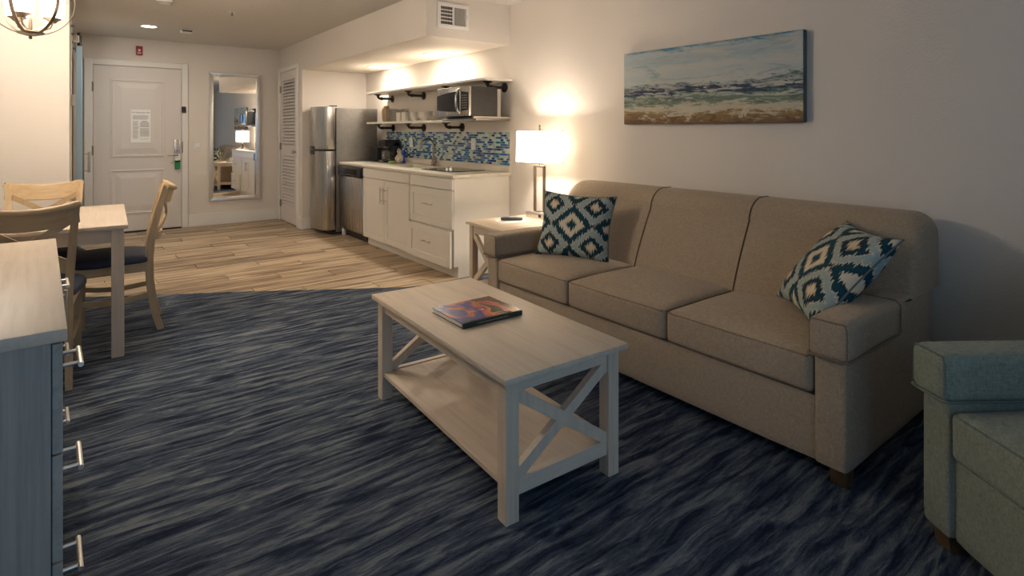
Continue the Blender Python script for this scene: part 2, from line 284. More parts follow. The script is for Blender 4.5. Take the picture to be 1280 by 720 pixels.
def lathe(bm, prof, c=(0, 0, 0), seg=24, axis='Z'):
    rings = []
    for (r, z) in prof:
        ring = []
        for k in range(seg):
            a = 2 * PI * k / seg; x, y = max(r, 1e-5) * math.cos(a), max(r, 1e-5) * math.sin(a)
            p = {'Z': (x, y, z), 'X': (z, x, y), 'Y': (x, z, y)}[axis]
            ring.append(bm.verts.new((p[0] + c[0], p[1] + c[1], p[2] + c[2])))
        rings.append(ring)
    for i in range(len(rings) - 1):
        for k in range(seg): bm.faces.new((rings[i][k], rings[i][(k + 1) % seg], rings[i + 1][(k + 1) % seg], rings[i + 1][k]))
    return bm
def prism(bm, pts, axis, d0, d1, bev=0.0):
    """pts 2-D outline; axis 'X' -> pts are (y,z), 'Y' -> (x,z), 'Z' -> (x,y)"""
    def mk(p, d): return {'X': (d, p[0], p[1]), 'Y': (p[0], d, p[1]), 'Z': (p[0], p[1], d)}[axis]
    a = [bm.verts.new(mk(p, d0)) for p in pts]; b_ = [bm.verts.new(mk(p, d1)) for p in pts]; n = len(pts)
    bm.faces.new(a[::-1]); bm.faces.new(b_)
    for i in range(n): bm.faces.new((a[i], a[(i + 1) % n], b_[(i + 1) % n], b_[i]))
    if bev:
        e = list({e for q in a + b_ for e in q.link_edges}); bmesh.ops.bevel(bm, geom=e, offset=bev, segments=2, affect='EDGES', profile=0.5)
    return bm
def sweep(bm, pts, w, h, up=(0, 0, 1)):
    """rectangular section along a path: w across (perp. to up), h along up; w/h may be lists"""
    pts = [Vector(p) for p in pts]; n = len(pts); rings = []
    ws = w if isinstance(w, (list, tuple)) else [w] * n; hs = h if isinstance(h, (list, tuple)) else [h] * n
    upv = Vector(up)
    for i, p in enumerate(pts):
        d = (pts[min(i + 1, n - 1)] - pts[max(i - 1, 0)]).normalized()
        s = d.cross(upv).normalized(); u = s.cross(d).normalized()
        rings.append([bm.verts.new(p + s * (a * ws[i] / 2) + u * (c * hs[i] / 2)) for a, c in ((-1, -1), (1, -1), (1, 1), (-1, 1))])
    for i in range(n - 1):
        for k in range(4): bm.faces.new((rings[i][k], rings[i][(k + 1) % 4], rings[i + 1][(k + 1) % 4], rings[i + 1][k]))
    bm.faces.new(rings[0][::-1]); bm.faces.new(rings[-1]); return bm
# soft_box expects an empty bmesh
def soft_box(bm, x0, x1, y0, y1, z0, z1, r, crown=0.0, n=14, bulge=0.0):
    v = bmesh.ops.create_cube(bm, size=2.0)['verts']
    e = list({e for q in v for e in q.link_edges})
    bmesh.ops.subdivide_edges(bm, edges=e, cuts=n, use_grid_fill=True)
    hx, hy, hz = (x1 - x0) / 2, (y1 - y0) / 2, (z1 - z0) / 2; c = Vector(((x0 + x1) / 2, (y0 + y1) / 2, (z0 + z1) / 2))
    bm.verts.ensure_lookup_table()
    for q in list(bm.verts):
        u = q.co.copy()
        # spread samples so that corners get density
        s = Vector([math.copysign(abs(t) ** 0.75, t) for t in u])
        p = Vector((s.x * hx, s.y * hy, s.z * hz))
        inn = Vector((max(-hx + r, min(hx - r, p.x)), max(-hy + r, min(hy - r, p.y)), max(-hz + r, min(hz - r, p.z))))
        d = p - inn
        if d.length > 1e-6: p = inn + d.normalized() * min(r, d.length if d.length < r else r) 
        fx, fy = 1 - (p.x / hx) ** 2, 1 - (p.y / hy) ** 2
        if crown and p.z > 0: p.z += crown * max(fx, 0) ** 0.6 * max(fy, 0) ** 0.6
        if bulge: p.x += math.copysign(bulge, p.x) * max(fy, 0) * max(0, 1 - (p.z / hz) ** 2) * (abs(p.x) / hx)
        q.co = c + p
    return bm
def link(o, parent=None):
    C.objects.link(o)
    if parent is not None: o.parent = parent
def part(name, bm, mat, parent=None, world=False, smooth=35, loc=None):
    if world and parent is not None:
        bm.transform(MW[parent.name].inverted())
    bmesh.ops.recalc_face_normals(bm, faces=bm.faces)
    me = bpy.data.meshes.new(name); bm.to_mesh(me); bm.free()
    if smooth:
        for p in me.polygons: p.use_smooth = True
        try: me.set_sharp_from_angle(angle=math.radians(smooth))
        except Exception: pass
    for k in (mat if isinstance(mat, (list, tuple)) else [mat]): me.materials.append(M[k])
    o = bpy.data.objects.new(name, me); link(o, parent)
    if loc: o.location = loc
    MW[o.name] = MW[parent.name] if parent is not None else (Matrix.Translation(loc) if loc else Matrix.Identity(4))
    return o
def tag(o, label, cat, group=None):
    o['label'] = label; o['category'] = cat
    if group: o['group'] = group
    return o
def thing(name, label, cat, loc=(0, 0, 0), rotz=0.0, group=None):
    o = bpy.data.objects.new(name, None); C.objects.link(o); o.empty_display_size = 0.1
    o.location = loc; o.rotation_euler = (0, 0, rotz); MW[o.name] = Matrix.Translation(loc) @ Matrix.Rotation(rotz, 4, 'Z')
    return tag(o, label, cat, group)
def struct(name, bm, mat, parent=None, smooth=0, label=None):
    o = part(name, bm, mat, parent, False, smooth)
    o['kind'] = 'structure'
    if label: o['label'] = label
    return o
def dup(root, loc, rotz, label, group=None):
    r = root.copy(); C.objects.link(r); r.location = loc; r.rotation_euler = (0, 0, rotz); r['label'] = label
    if group: r['group'] = group
    for ch in list(root.children):
        c = ch.copy(); C.objects.link(c); c.parent = r
        for g in ch.children:
            d = g.copy(); C.objects.link(d); d.parent = c
    return r
def text_mesh(body, size, name, mat, parent, matrix, ext=0.0004):
    cu = bpy.data.curves.new('txt', 'FONT'); cu.body = body; cu.size = size; cu.extrude = ext; cu.align_x = 'CENTER'
    ob = bpy.data.objects.new('txt', cu); C.objects.link(ob)
    bpy.context.view_layer.update()
    me = bpy.data.meshes.new_from_object(ob.evaluated_get(bpy.context.evaluated_depsgraph_get()))
    bpy.data.objects.remove(ob); me.transform(matrix); me.materials.clear(); me.materials.append(M[mat])
    o = bpy.data.objects.new(name, me); link(o, parent); MW[o.name] = MW[parent.name]; return o

# ================================================================== ROOM SHELL
T = 0.1
bm = BM(); box(bm, LX - T, WX + T, FY - T, YB + T, -0.12, -0.014); floor = struct('floor', bm, 'grout', label='plank-look tile floor of the hall and kitchen')
# carpet with its diagonal edge towards the planks
edge = [(3.17, 4.165), (2.62, 4.150), (2.301, 4.141), (2.136, 4.185), (1.544, 4.545), (1.02, 4.875), (0.505, 5.17), (0.3, 5.29), (0.054, 5.44), (-0.06, 5.5), (LX, 5.5)]
bm = BM(); prism(bm, [(LX, FY), (WX, FY)] + edge, 'Z', -0.013, 0.0)
carpet = struct('floor_carpet', bm, 'carpet', label='streaked navy and grey carpet of the living area')
# planks run across (X), joints along Y
PW, PL = 0.2, 1.2
full = None; bmf = BM(); box(bmf, 0, PL - 0.007, 0, PW - 0.004, -0.012, 0, 0.0008, 1)
row = 0; y = 4.13
while y < YB:
    off = (row * 0.43 + random.uniform(-.08, .08)) % PL
    x = HX - off; pw = min(PW, YB - y) - 0.004
    while x < 2.62:
        x0, x1 = max(x, HX), min(x + PL - 0.007, 2.64)
        # skip planks wholly under the carpet
        ye = 5.47 - (x1 - 0.0) * 0.59
        if x1 - x0 > 0.03 and y + PW > ye:
            if x0 == x and x1 == x + PL - 0.007 and pw > PW - 0.005:
                if full is None:
                    full = part('plank', bmf, 'plank', floor); o = full
                else:
                    o = full.copy(); C.objects.link(o); o.parent = floor
                o.location = (x, y, -0.001)
            else:
                bm = BM(); box(bm, x0 - x, x1 - x, 0, pw, -0.012, 0, 0.0008, 1); o = part('plank', bm, 'plank', floor); o.location = (x, y, -0.001)
        x += PL
    y += PW; row += 1
bm = BM(); box(bm, LX - T, WX + T, FY - T, YB + T, CZ, CZ + T); struct('ceiling', bm, 'ceil', label='textured beige ceiling')
bm = BM(); box(bm, WX, WX + T, FY - T, YB + T, -0.1, CZ); struct('wall_right', bm, 'wall', label='long cream wall behind the sofa and kitchen')
bm = BM(); box(bm, HX - T, WX, YB, YB + T, -0.1, CZ); struct('wall_back', bm, 'wall', label='cream wall with the entry door')
bm = BM(); box(bm, LX - T, LX, FY - T, YW + T, -0.1, CZ); struct('wall_left', bm, 'wall', label='cream wall behind the dresser')
bm = BM(); box(bm, LX, HX, YW, YW + T, -0.1, CZ); box(bm, HX - T, HX, YW + T, YB, -0.1, CZ); struct('wall_hall', bm, 'wall', label='cream wall beside the dining table and hall')
bm = BM()
box(bm, LX, WINX0, FY - T, FY, -0.1, CZ); box(bm, WINX1, WX, FY - T, FY, -0.1, CZ); box(bm, WINX0, WINX1, FY - T, FY, WINZ1, CZ); box(bm, WINX0, WINX1, FY - T, FY, -0.1, WINZ0)
struct('wall_front', bm, 'wall', label='cream wall with the wide balcony window')
bm = BM()
for x in (WINX0, (WINX0 + WINX1) / 2 - .03, WINX1 - .06): box(bm, x, x + .06, FY - .08, FY - .02, WINZ0, WINZ1, .004, 1)
for z in (WINZ0, WINZ1 - .06): box(bm, WINX0 + .06, WINX1 - .06, FY - .08, FY - .02, z, z + .06)
win = struct('window_1', bm, 'white_plastic', label='wide white-framed balcony window')
for i in range(2):
    bm = BM(); x0 = WINX0 + .06 + i * (WINX1 - WINX0) / 2 - i * .03; x1 = x0 + (WINX1 - WINX0) / 2 - .09
    box(bm, x0, x1, FY - .053, FY - .047, WINZ0 + .06, WINZ1 - .06); part('pane', bm, 'pane', win)
# closet wall with door opening, alcove wall, soffit
bm = BM()
CD0, CD1, CDZ = 7.665, 8.455, 2.11
box(bm, SX, SX + T, YA, CD0 - .005, 0, SZ); box(bm, SX, SX + T, CD1 + .005, YB, 0, SZ)
box(bm, SX + T, WX, YA, YA + T, 0, SZ)
struct('wall_closet', bm, 'wall', label='cream closet wall beside the refrigerator')
bm = BM()
prism(bm, [(YE, SZ), (CD0 - .005, SZ), (CD0 - .005, CDZ + .006), (CD1 + .005, CDZ + .006), (CD1 + .005, SZ), (YB, SZ), (YB, CZ), (YE, CZ)], 'X', SX, SX + T)
box(bm, SX + T, WX, YE, YB, SZ, CZ)
struct('ceiling_soffit', bm, 'soffit_paint', label='dropped cream soffit over the kitchenette')
# baseboards
bm = BM(); box(bm, 1.15, SX, YB - .016, YB, 0, .165, .004, 1); struct('baseboard_back', bm, 'trim')
bm = BM(); box(bm, SX - .016, SX, YA - .0, CD0 - .085, 0, .14, .004, 1); box(bm, SX - .016, SX + .11, YA - .016, YA, 0, .14, .004, 1); struct('baseboard_closet', bm, 'trim')
bm = BM(); box(bm, WX - .014, WX, FY, 4.15, 0, .09, .004, 1); struct('baseboard_right', bm, 'trim')
bm = BM(); box(bm, LX, HX, YW - .014, YW, 0, .09, .004, 1); box(bm, LX, LX + .014, FY, YW - .014, 0, .09, .004, 1); struct('baseboard_left', bm, 'trim')
bm = BM(); box(bm, HX, HX + .012, YW, YB, 0, .1, .003, 1); struct('baseboard_hall', bm, 'trim')
# entry door ------------------------------------------------------------
DX0, DX1, DZ1 = 0.135, 1.07, 2.088
bm = BM()
for x0, x1 in ((0.045, DX0 - .004), (DX1 + .004, 1.148)): box(bm, x0, x1, YB - .028, YB, 0, 2.165, .005, 1)
box(bm, DX0 - .004, DX1 + .004, YB - .028, YB, DZ1 + .005, 2.165, .005, 1)
trim1 = struct('trim_1', bm, 'trim', label='white casing around the entry door')
bm = BM(); box(bm, 1.072, 1.12, YB - .044, YB - .028, 1.52, 1.60, .004, 1); tg = part('latch_guard', bm, 'iron', trim1)
bm = BM(); box(bm, 1.076, 1.084, YB - .034, YB - .027, .99, 1.14); part('strike_plate', bm, 'iron', trim1)
bm = BM(); box(bm, DX0, DX1, YB - .018, YB - .001, .018, DZ1, .002, 1); door1 = struct('door_1', bm, 'doorpaint', label='white two-panel entry door')
for z0, z1 in ((.945, 1.93), (.225, .80)):
    bm = BM(); x0, x1 = .30, .88; yy = YB - .018
    # moulded raised panel: bevelled ring, valley and raised field
    loops = []
    for ins, d in ((0, 0), (.022, -.006), (.03, .004), (.055, .004), (.115, -.006)):
        loops.append([bm.verts.new((x, yy + d, z)) for x, z in ((x0 + ins, z0 + ins), (x1 - ins, z0 + ins), (x1 - ins, z1 - ins), (x0 + ins, z1 - ins))])
    for a, b_ in zip(loops, loops[1:]):
        for k in range(4): bm.faces.new((a[k], a[(k + 1) % 4], b_[(k + 1) % 4], b_[k]))
    bm.faces.new(loops[-1])
    # sit the moulding just proud of the slab
    bmesh.ops.translate(bm, vec=(0, -.0055, 0), verts=bm.verts)
    part('panel', bm, 'doorpaint', door1, smooth=0)
for z in (.25, 1.04, 1.82):
    bm = BM(); cyl(bm, (DX0 - .006, YB - .026, z - .06), (DX0 - .006, YB - .026, z + .06), .008, 10); box(bm, DX0 - .004, DX0 + .006, YB - .021, YB - .018, z - .05, z + .05); part('hinge', bm, 'bronze', door1)
bm = BM(); box(bm, .985, 1.055, YB - .034, YB - .018, .90, 1.165, .006, 2); hp = part('lock_plate', bm, 'steel', door1)
bm = BM(); cyl(bm, (1.02, YB - .034, .965), (1.02, YB - .085, .965), .011, 12); tube(bm, [(1.02, YB - .08, .965), (.98, YB - .084, .965), (.905, YB - .082, .962)], .009, 10); part('door_handle', bm, 'chrome', hp)
bm = BM(); cyl(bm, (1.02, YB - .034, 1.02), (1.02, YB - .044, 1.02), .012, 12); part('thumb_turn', bm, 'chrome', hp)
bm = BM(); lathe(bm, [(0, -.004), (.009, -.004), (.009, 0)], (.597, YB - .018, 1.60), 12, 'Y'); part('peephole', bm, 'iron', door1)
bm = BM(); box(bm, DX0, DX1, YB - .03, YB - .002, .001, .017); part('door_sweep', bm, 'black_plastic', door1)
# notice on the door
t = thing('evacuation_notice', 'white printed evacuation notice taped to the entry door', 'notice', (.62, YB - .0325, 1.34))
bm = BM(); box(bm, -.105, .105, -.0008, .0008, -.21, .21); part('sheet', bm, 'white_paper', t)
text_mesh('Fire Evacuation Plan', .024, 'heading', 'ink', t, Matrix.Translation((0, -.0014, .165)) @ Matrix.Rotation(PI / 2, 4, 'X'))
bm = BM()
for k in range(5): box(bm, -.085, .085 - random.uniform(0, .02), -.0016, -.0009, .13 - k * .011, .135 - k * .011)
for k in range(18): box(bm, -.085, -.02 - random.uniform(0, .02), -.0016, -.0009, .055 - k * .0125, .06 - k * .0125)
for k in range(17):
    hw = .05 if k > 2 else .025 + .012 * k
    if k == 7: continue
    box(bm, .04 - hw, .04 + hw, -.0016, -.0009, .06 - k * .0118, .066 - k * .0118)
box(bm, -.01, .085, -.0016, -.0009, -.165, -.161); part('printed_lines', bm, 'ink_grey', t)
# door hanger
t = thing('door_hanger', 'green and white card hanger on the entry door lever', 'sign', (1.02, YB - .055, .78))
bm = BM(); box(bm, -.032, .032, -.001, .001, 0, .115); part('card', bm, 'green_card', t)
bm = BM(); prism(bm, [(-.032, .116), (-.012, .09), (.012, .09), (.032, .116), (.032, .2), (-.032, .2), (-.032, .19), (.006, .19), (.012, .178), (.006, .17), (-.032, .17)], 'Y', -.001, .001); part('hook_end', bm, 'white_paper', t)
# fire alarm, light switch
t = thing('fire_alarm', 'small red fire alarm strobe above the entry door', 'alarm', (.606, YB, 2.24))
bm = BM(); box(bm, -.036, .036, -.03, 0, 0, .115, .005, 2); part('housing', bm, 'red_plastic', t)
bm = BM(); box(bm, -.012, .012, -.04, -.03, .05, .075, .004, 1); part('strobe', bm, 'white_plastic', t)
bm = BM(); box(bm, -.02, .02, -.0315, -.03, .025, .032); part('lettering', bm, 'white_plastic', t)
def wall_plate(name, label, cat, loc, rz, toggle):
    t = thing(name, label, cat, loc, rz)      # local: faces -y
    bm = BM(); box(bm, -.037, .037, -.008, 0, -.058, .058, .003, 2); p = part('cover_plate', bm, 'white_plastic', t)
    if toggle:
        bm = BM(); box(bm, -.006, .006, -.02, -.008, -.012, .012, .002, 1); part('toggle', bm, 'white_plastic', t)
    else:
        for z in (-.022, .022):
            bm = BM(); lathe(bm, [(.017, 0), (.017, -.003), (.001, -.003)], (0, -.008, z), 16, 'Y'); s = part('socket', bm, 'white_plastic', t)
            bm = BM(); box(bm, -.007, -.004, -.0125, -.011, z - .006, z + .006); box(bm, .004, .007, -.0125, -.011, z - .006, z + .006); part('slot', bm, 'ink_grey', s)
    return t
wall_plate('light_switch', 'white light switch between the entry door and mirror', 'switch', (1.252, YB, 1.06), 0, True)
# mirror
t = thing('wall_mirror', 'tall rectangular wall mirror in a brushed silver frame', 'mirror', (1.395, YB, .324))
MWD, MHT, FW = .652, 1.755, .052
for a, b_, c, d, ax in ((0, MWD, 0, FW, 0), (0, MWD, MHT - FW, MHT, 0), (0, FW, 0, MHT, 1), (MWD - FW, MWD, 0, MHT, 1)):
    bm = BM()
    if ax == 0:
        out = [(a, c), (b_, c), (b_ - FW, d), (a + FW, d)] if c == 0 else [(a + FW, c), (b_ - FW, c), (b_, d), (a, d)]
    else:
        out = [(a, c), (b_, c + FW), (b_, d - FW), (a, d)] if a == 0 else [(a, c + FW), (b_, c), (b_, d), (a, d - FW)]
    prism(bm, out, 'Y', -.034, -.002, .004); part('frame', bm, 'mirror_frame', t, smooth=30)
bm = BM(); box(bm, FW - .004, MWD - FW + .004, -.016, -.008, FW - .004, MHT - FW + .004); part('glass', bm, 'mirror_glass', t, smooth=0)

# closet louvre door (faces -X)
bm = BM()
for y0, y1 in ((CD0 - .085, CD0 - .003), (CD1 + .003, CD1 + .085)): box(bm, SX - .018, SX, y0, y1, 0, 2.175, .004, 1)
box(bm, SX - .018, SX, CD0 - .003, CD1 + .003, CDZ + .003, 2.175, .004, 1); struct('trim_2', bm, 'trim', label='white casing around the louvred closet door')
bm = BM(); x0, x1 = SX + .0, SX + .033; st = .11
box(bm, x0, x1, CD0, CD0 + st, .012, CDZ); box(bm, x0, x1, CD1 - st, CD1, .012, CDZ)
for z0, z1 in ((.012, .22), (.93, 1.06), (CDZ - .12, CDZ)): box(bm, x0, x1, CD0 + st, CD1 - st, z0, z1)
door2 = struct('door_2', bm, 'doorpaint', label='white louvred closet door beside the refrigerator')
for z0, z1 in ((.22, .93), (1.06, CDZ - .12)):
    bm = BM(); k = 0; nsl = int((z1 - z0) / .043)
    for k in range(nsl):
        zc = z0 + (k + .5) * (z1 - z0) / nsl
        prism(bm, [(x0 - .004, zc - .024), (x0 - .004, zc - .015), (x1 - .006, zc + .022), (x1 - .006, zc + .013)], 'Y', CD0 + st, CD1 - st)
    o = part('louvre_slats', bm, 'doorpaint', door2, smooth=0); o['kind'] = 'stuff'
for z in (.25, 1.06, 1.87):
    bm = BM(); cyl(bm, (SX - .006, CD1 - .012, z - .05), (SX - .006, CD1 - .012, z + .05), .01, 10); box(bm, SX - .003, SX, CD1 - .05, CD1, z - .045, z + .045); part('hinge', bm, 'bronze', door2)
bm = BM(); lathe(bm, [(.012, 0), (.012, -.02), (.03, -.035), (.033, -.05), (.02, -.062), (.001, -.065)], (SX, CD0 + .06, 1.0), 18, 'X'); part('knob', bm, 'nickel', door2)

# sliding barn door on the hall wall
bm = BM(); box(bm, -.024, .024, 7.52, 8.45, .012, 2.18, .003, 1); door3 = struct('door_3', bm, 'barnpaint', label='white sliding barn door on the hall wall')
for z0, z1 in ((.25, 1.0), (1.2, 2.0)):
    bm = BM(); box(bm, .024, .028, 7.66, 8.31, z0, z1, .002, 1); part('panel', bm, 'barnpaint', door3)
bm = BM(); tube(bm, [(.03, 7.61, 1.03), (.085, 7.61, 1.03)], .006, 8); tube(bm, [(.03, 7.61, .85), (.085, 7.61, .85)], .006, 8); tube(bm, [(.085, 7.61, .83), (.085, 7.61, 1.055)], .012, 10); box(bm, .024, .03, 7.59, 7.63, .82, 1.06); part('pull_handle', bm, 'nickel', door3)
for y in (7.62, 8.35):
    bm = BM(); box(bm, .012, .02, y - .02, y + .02, 2.15, 2.30); lathe(bm, [(.001, -.012), (.04, -.012), (.045, 0), (.04, .012), (.001, .012)], (-.004, y, 2.29), 18, 'X'); part('roller_hanger', bm, 'iron', door3)
t = thing('barn_door_rail', 'grey steel sliding rail above the barn door', 'rail', (-.02, 7.4, 2.2))
bm = BM(); box(bm, -.018, -.01, -.9, 1.1, .02, .06, .001, 1); part('track', bm, 'steel_dark', t)
for y in (-.85, -.3, .3, .9):
    bm = BM(); cyl(bm, (-.04, y, .04), (-.006, y, .04), .012, 10); part('standoff', bm, 'steel_dark', t)
bm = BM(); box(bm, -.03, .02, -.03, .02, .0, .07, .004, 1); part('end_stop', bm, 'white_plastic', t)
t = thing('door_sensor', 'small white plastic box on the wall edge by the barn door', 'sensor', (HX, 6.9, 1.52))
bm = BM(); box(bm, 0, .03, -.02, .04, 0, .11, .005, 1); part('housing', bm, 'white_plastic', t); bm = BM(); box(bm, .03, .032, -.005, .025, .03, .08); part('button', bm, 'white_plastic', t)

# ceiling fixtures --------------------------------------------------------
def downlight(name, label, loc, power, group):
    t = thing(name, label, 'ceiling light', loc, 0, group)
    bm = BM(); lathe(bm, [(.07, -.006), (.098, -.006), (.1, 0)], seg=32); part('trim_ring', bm, 'white_plastic', t)
    bm = BM(); lathe(bm, [(.001, -.004), (.071, -.004)], seg=32); part('lens', bm, 'downlight', t)
    l = add_light('downlight_lamp', 'AREA', (loc[0], loc[1], loc[2] - .012), power, (1.0, 0.89, 0.76), None, shape='DISK', size=.13)
    return t
downlight('recessed_light', 'round recessed light in the ceiling near the entry door', (.62, 7.46, CZ), 5.5, None)
downlight('recessed_light', 'round soffit light nearest the refrigerator', (2.90, 6.57, SZ), 6.5, 'soffit lights')
downlight('recessed_light', 'round soffit light above the microwave shelf', (2.90, 5.14, SZ), 6.5, 'soffit lights')
t = thing('smoke_detector', 'white smoke detector at the top edge of the ceiling', 'detector', (.60, 5.82, CZ))
bm = BM(); lathe(bm, [(.001, -.045), (.045, -.045), (.06, -.03), (.066, 0)], seg=28); part('housing', bm, 'white_plastic', t); bm = BM(); lathe(bm, [(.05, -.043), (.06, -.033)], seg=28); part('grille', bm, 'ink_grey', t)
t = thing('ceiling_speaker_box', 'small white ceiling box with a dark slot beside the recessed light', 'detector', (.99, 7.5, CZ))
bm = BM(); box(bm, -.06, .06, -.06, .06, -.03, 0, .008, 2); part('housing', bm, 'white_plastic', t); bm = BM(); box(bm, -.05, .05, -.064, -.058, -.024, -.010); part('slot', bm, 'black_plastic', t)
t = thing('sprinkler_head', 'small metal fire sprinkler head in the ceiling', 'sprinkler', (1.192, 6.07, CZ))
bm = BM(); lathe(bm, [(.001, -.004), (.035, -.004), (.037, 0)], seg=20); part('escutcheon', bm, 'white_plastic', t); bm = BM(); cyl(bm, (0, 0, -.004), (0, 0, -.035), .006, 8); cyl(bm, (0, 0, -.035), (0, 0, -.038), .016, 12); part('nozzle', bm, 'bronze', t)
# air vent on the soffit end (faces -Y)
t = thing('air_vent', 'white two-section air vent on the soffit end', 'vent', (2.398, YE, 2.16))
VW, VH = .312, .213
bm = BM()
for a, b_, c, d in ((0, VW, 0, .03), (0, VW, VH - .03, VH), (0, .03, .03, VH - .03), (VW - .03, VW, .03, VH - .03), (VW / 2 - .008, VW / 2 + .008, .03, VH - .03)): box(bm, a, b_, -.012, 0, c, d, .002, 1)
part('frame', bm, 'white_plastic', t)
bm = BM(); box(bm, .03, VW / 2 - .008, -.002, -.0005, .03, VH - .03); part('duct_opening', bm, 'vent_dark', t)
bm = BM(); box(bm, VW / 2 + .008, VW - .03, -.003, -.0005, .03, VH - .03); part('damper', bm, 'vent_grey', t)
for k in range(4):
    bm = BM(); z = .03 + (k + 1) * (VH - .06) / 5; box(bm, .03, VW / 2 - .008, -.009, -.004, z - .004, z + .004); part('slat', bm, 'white_plastic', t)
bm = BM()
for k in range(8):
    x = VW / 2 + .014 + k * .013; box(bm, x, x + .004, -.009, -.003, .03, VH - .03)
for k in range(7):
    x = .036 + k * .016; box(bm, x, x + .003, -.004, -.0021, .03, VH - .03)
o = part('fins', bm, 'vent_grey', t); o['kind'] = 'stuff'
bm = BM(); box(bm, VW - .026, VW - .016, -.03, -.012, .09, .125, .002, 1); part('lever', bm, 'white_plastic', t)

# ================================================================== KITCHENETTE
KX, KZ = 2.54, .897
# refrigerator: doors face -X, visible side faces -Y
FY0, FY1 = 6.835, 7.425
t = thing('refrigerator', 'stainless top-freezer refrigerator between the wall and dishwasher', 'refrigerator', (2.7, 7.13, 0))
bm = BM(); box(bm, 2.52, 3.06, FY0 + .005, FY1 - .005, .03, 1.565, .006, 2); part('body', bm, 'fridge_side', t, True)
def bowed(z0, z1):
    bm = BM(); n = 14; pts = []
    for i in range(n + 1):
        s = i / n; y = FY0 + (FY1 - FY0) * s; u = 2 * s - 1
        pts.append((2.40 - .075 * (1 - u * u), y))
    pts = pts + [(2.505, FY1), (2.505, FY0)]
    return prism(bm, pts, 'Z', z0, z1, .004)
d1 = part('freezer_door', bowed(1.055, 1.58), 'steel', t, True, 30); d2 = part('fridge_door', bowed(.06, 1.03), 'steel', t, True, 30)
bm = BM(); box(bm, 2.375, 2.50, FY0 + .02, FY0 + .32, 1.028, 1.058, .004, 1); part('pocket_handle', bm, 'black_plastic', d2, True)
def grip(z0, z1, ya, yb):
    bm = BM(); pts = []
    for i in range(9):
        y = ya + (yb - ya) * i / 8; u = 2 * (y - FY0) / (FY1 - FY0) - 1; pts.append((2.396 - .075 * (1 - u * u), y))
    return prism(bm, pts + [(2.45, yb), (2.45, ya)], 'Z', z0, z1, .002)
part('grip', grip(1.056, 1.088, FY0 + .24, FY1 - .01), 'black_plastic', d1, True); part('grip', grip(.985, 1.029, FY0 + .24, FY1 - .01), 'black_plastic', d2, True)
bm = BM(); box(bm, 2.44, 2.53, FY0 - .002, FY0 + .05, 1.58, 1.592, .003, 1); part('top_hinge', bm, 'black_plastic', t, True)
bm = BM(); box(bm, 2.45, 3.0, FY0 + .02, FY1 - .02, .0, .055, .004, 1); part('base_grille', bm, 'black_plastic', t, True)
# dishwasher
DY0, DY1 = 6.092, 6.79
t = thing('dishwasher', 'stainless dishwasher with black control panel under the counter', 'dishwasher', (2.8, 6.44, 0))
bm = BM(); box(bm, 2.60, 3.12, DY0 + .01, DY1 - .01, .03, .86); part('tub', bm, 'black_plastic', t, True)
bm = BM(); box(bm, 2.535, 2.60, DY0, DY1 - .012, .105, .735, .008, 2); dd = part('door', bm, 'steel', t, True)
bm = BM(); box(bm, 2.515, 2.60, DY0, DY1 - .012, .74, .862, .01, 3); cp = part('control_panel', bm, 'black_plastic', t, True)
bm = BM(); box(bm, 2.5135, 2.5165, DY0 + .1, DY1 - .2, .77, .835, .001, 1); part('display', bm, 'black_glass', cp, True)
bm = BM(); box(bm, 2.512, 2.52, DY0 + .27, DY0 + .42, .742, .76, .002, 1); part('latch_pocket', bm, 'black_glass', cp, True)
bm = BM(); lathe(bm, [(.001, -.003), (.02, -.003), (.022, 0)], (2.535, DY0 + .11, .19), 20, 'X'); part('badge', bm, 'nickel', dd, True)
bm = BM(); box(bm, 2.62, 2.66, DY0 + .005, DY1 - .06, 0, .10); part('toe_kick', bm, 'black_plastic', t, True)
bm = BM(); box(bm, 2.565, 2.60, DY1 - .055, DY1 - .015, 0, .10, .003, 1); part('foot', bm, 'white_plastic', t, True)
# cabinets
def shaker(bm, y0, y1, z0, z1, x=2.545, fr=.065, flat=False):
    if flat: return box(bm, x, x + .02, y0, y1, z0, z1, .002, 1)
    box(bm, x + .008, x + .02, y0 + .002, y1 - .002, z0 + .002, z1 - .002)
    box(bm, x, x + .019, y0, y0 + fr, z0, z1, .0015, 1); box(bm, x, x + .019, y1 - fr, y1, z0, z1, .0015, 1)
    box(bm, x, x + .019, y0 + fr, y1 - fr, z0, z0 + fr, .0015, 1); box(bm, x, x + .019, y0 + fr, y1 - fr, z1 - fr, z1, .0015, 1); return bm
def bar_pull(p0, p1, out, parent, rad=.005):
    p0, p1, out = Vector(p0), Vector(p1), Vector(out); bm = BM(); d = p1 - p0
    tube(bm, [p0 + out, p1 + out], rad, 8)
    for s in (.18, .82): tube(bm, [p0 + d * s, p0 + d * s + out], rad * .85, 8)
    return part('handle', bm, 'nickel', parent, True)
t = thing('sink_cabinet', 'white two-door shaker base cabinet under the sink', 'cabinet', (2.85, 5.5, 0))
bm = BM(); box(bm, 2.566, 3.16, 4.948, 6.085, .10, .866); part('body', bm, 'cabinet', t, True)
bm = BM(); box(bm, 2.61, 2.63, 4.948, 6.085, 0, .10); part('toe_kick', bm, 'cabinet', t, True)
bm = BM(); shaker(bm, 4.955, 6.08, .765, .862, flat=True); part('false_front', bm, 'cabinet', t, True, 0)
for y0, y1, hy in ((4.955, 5.514, 5.475), (5.518, 6.08, 5.557)):
    bm = BM(); shaker(bm, y0, y1, .095, .757); d = part('door', bm, 'cabinet', t, True, 0)
    bar_pull((2.545, hy, .515), (2.545, hy, .685), (-.032, 0, 0), d)
t = thing('drawer_cabinet', 'white shaker drawer cabinet at the end of the counter', 'cabinet', (2.85, 4.55, 0))
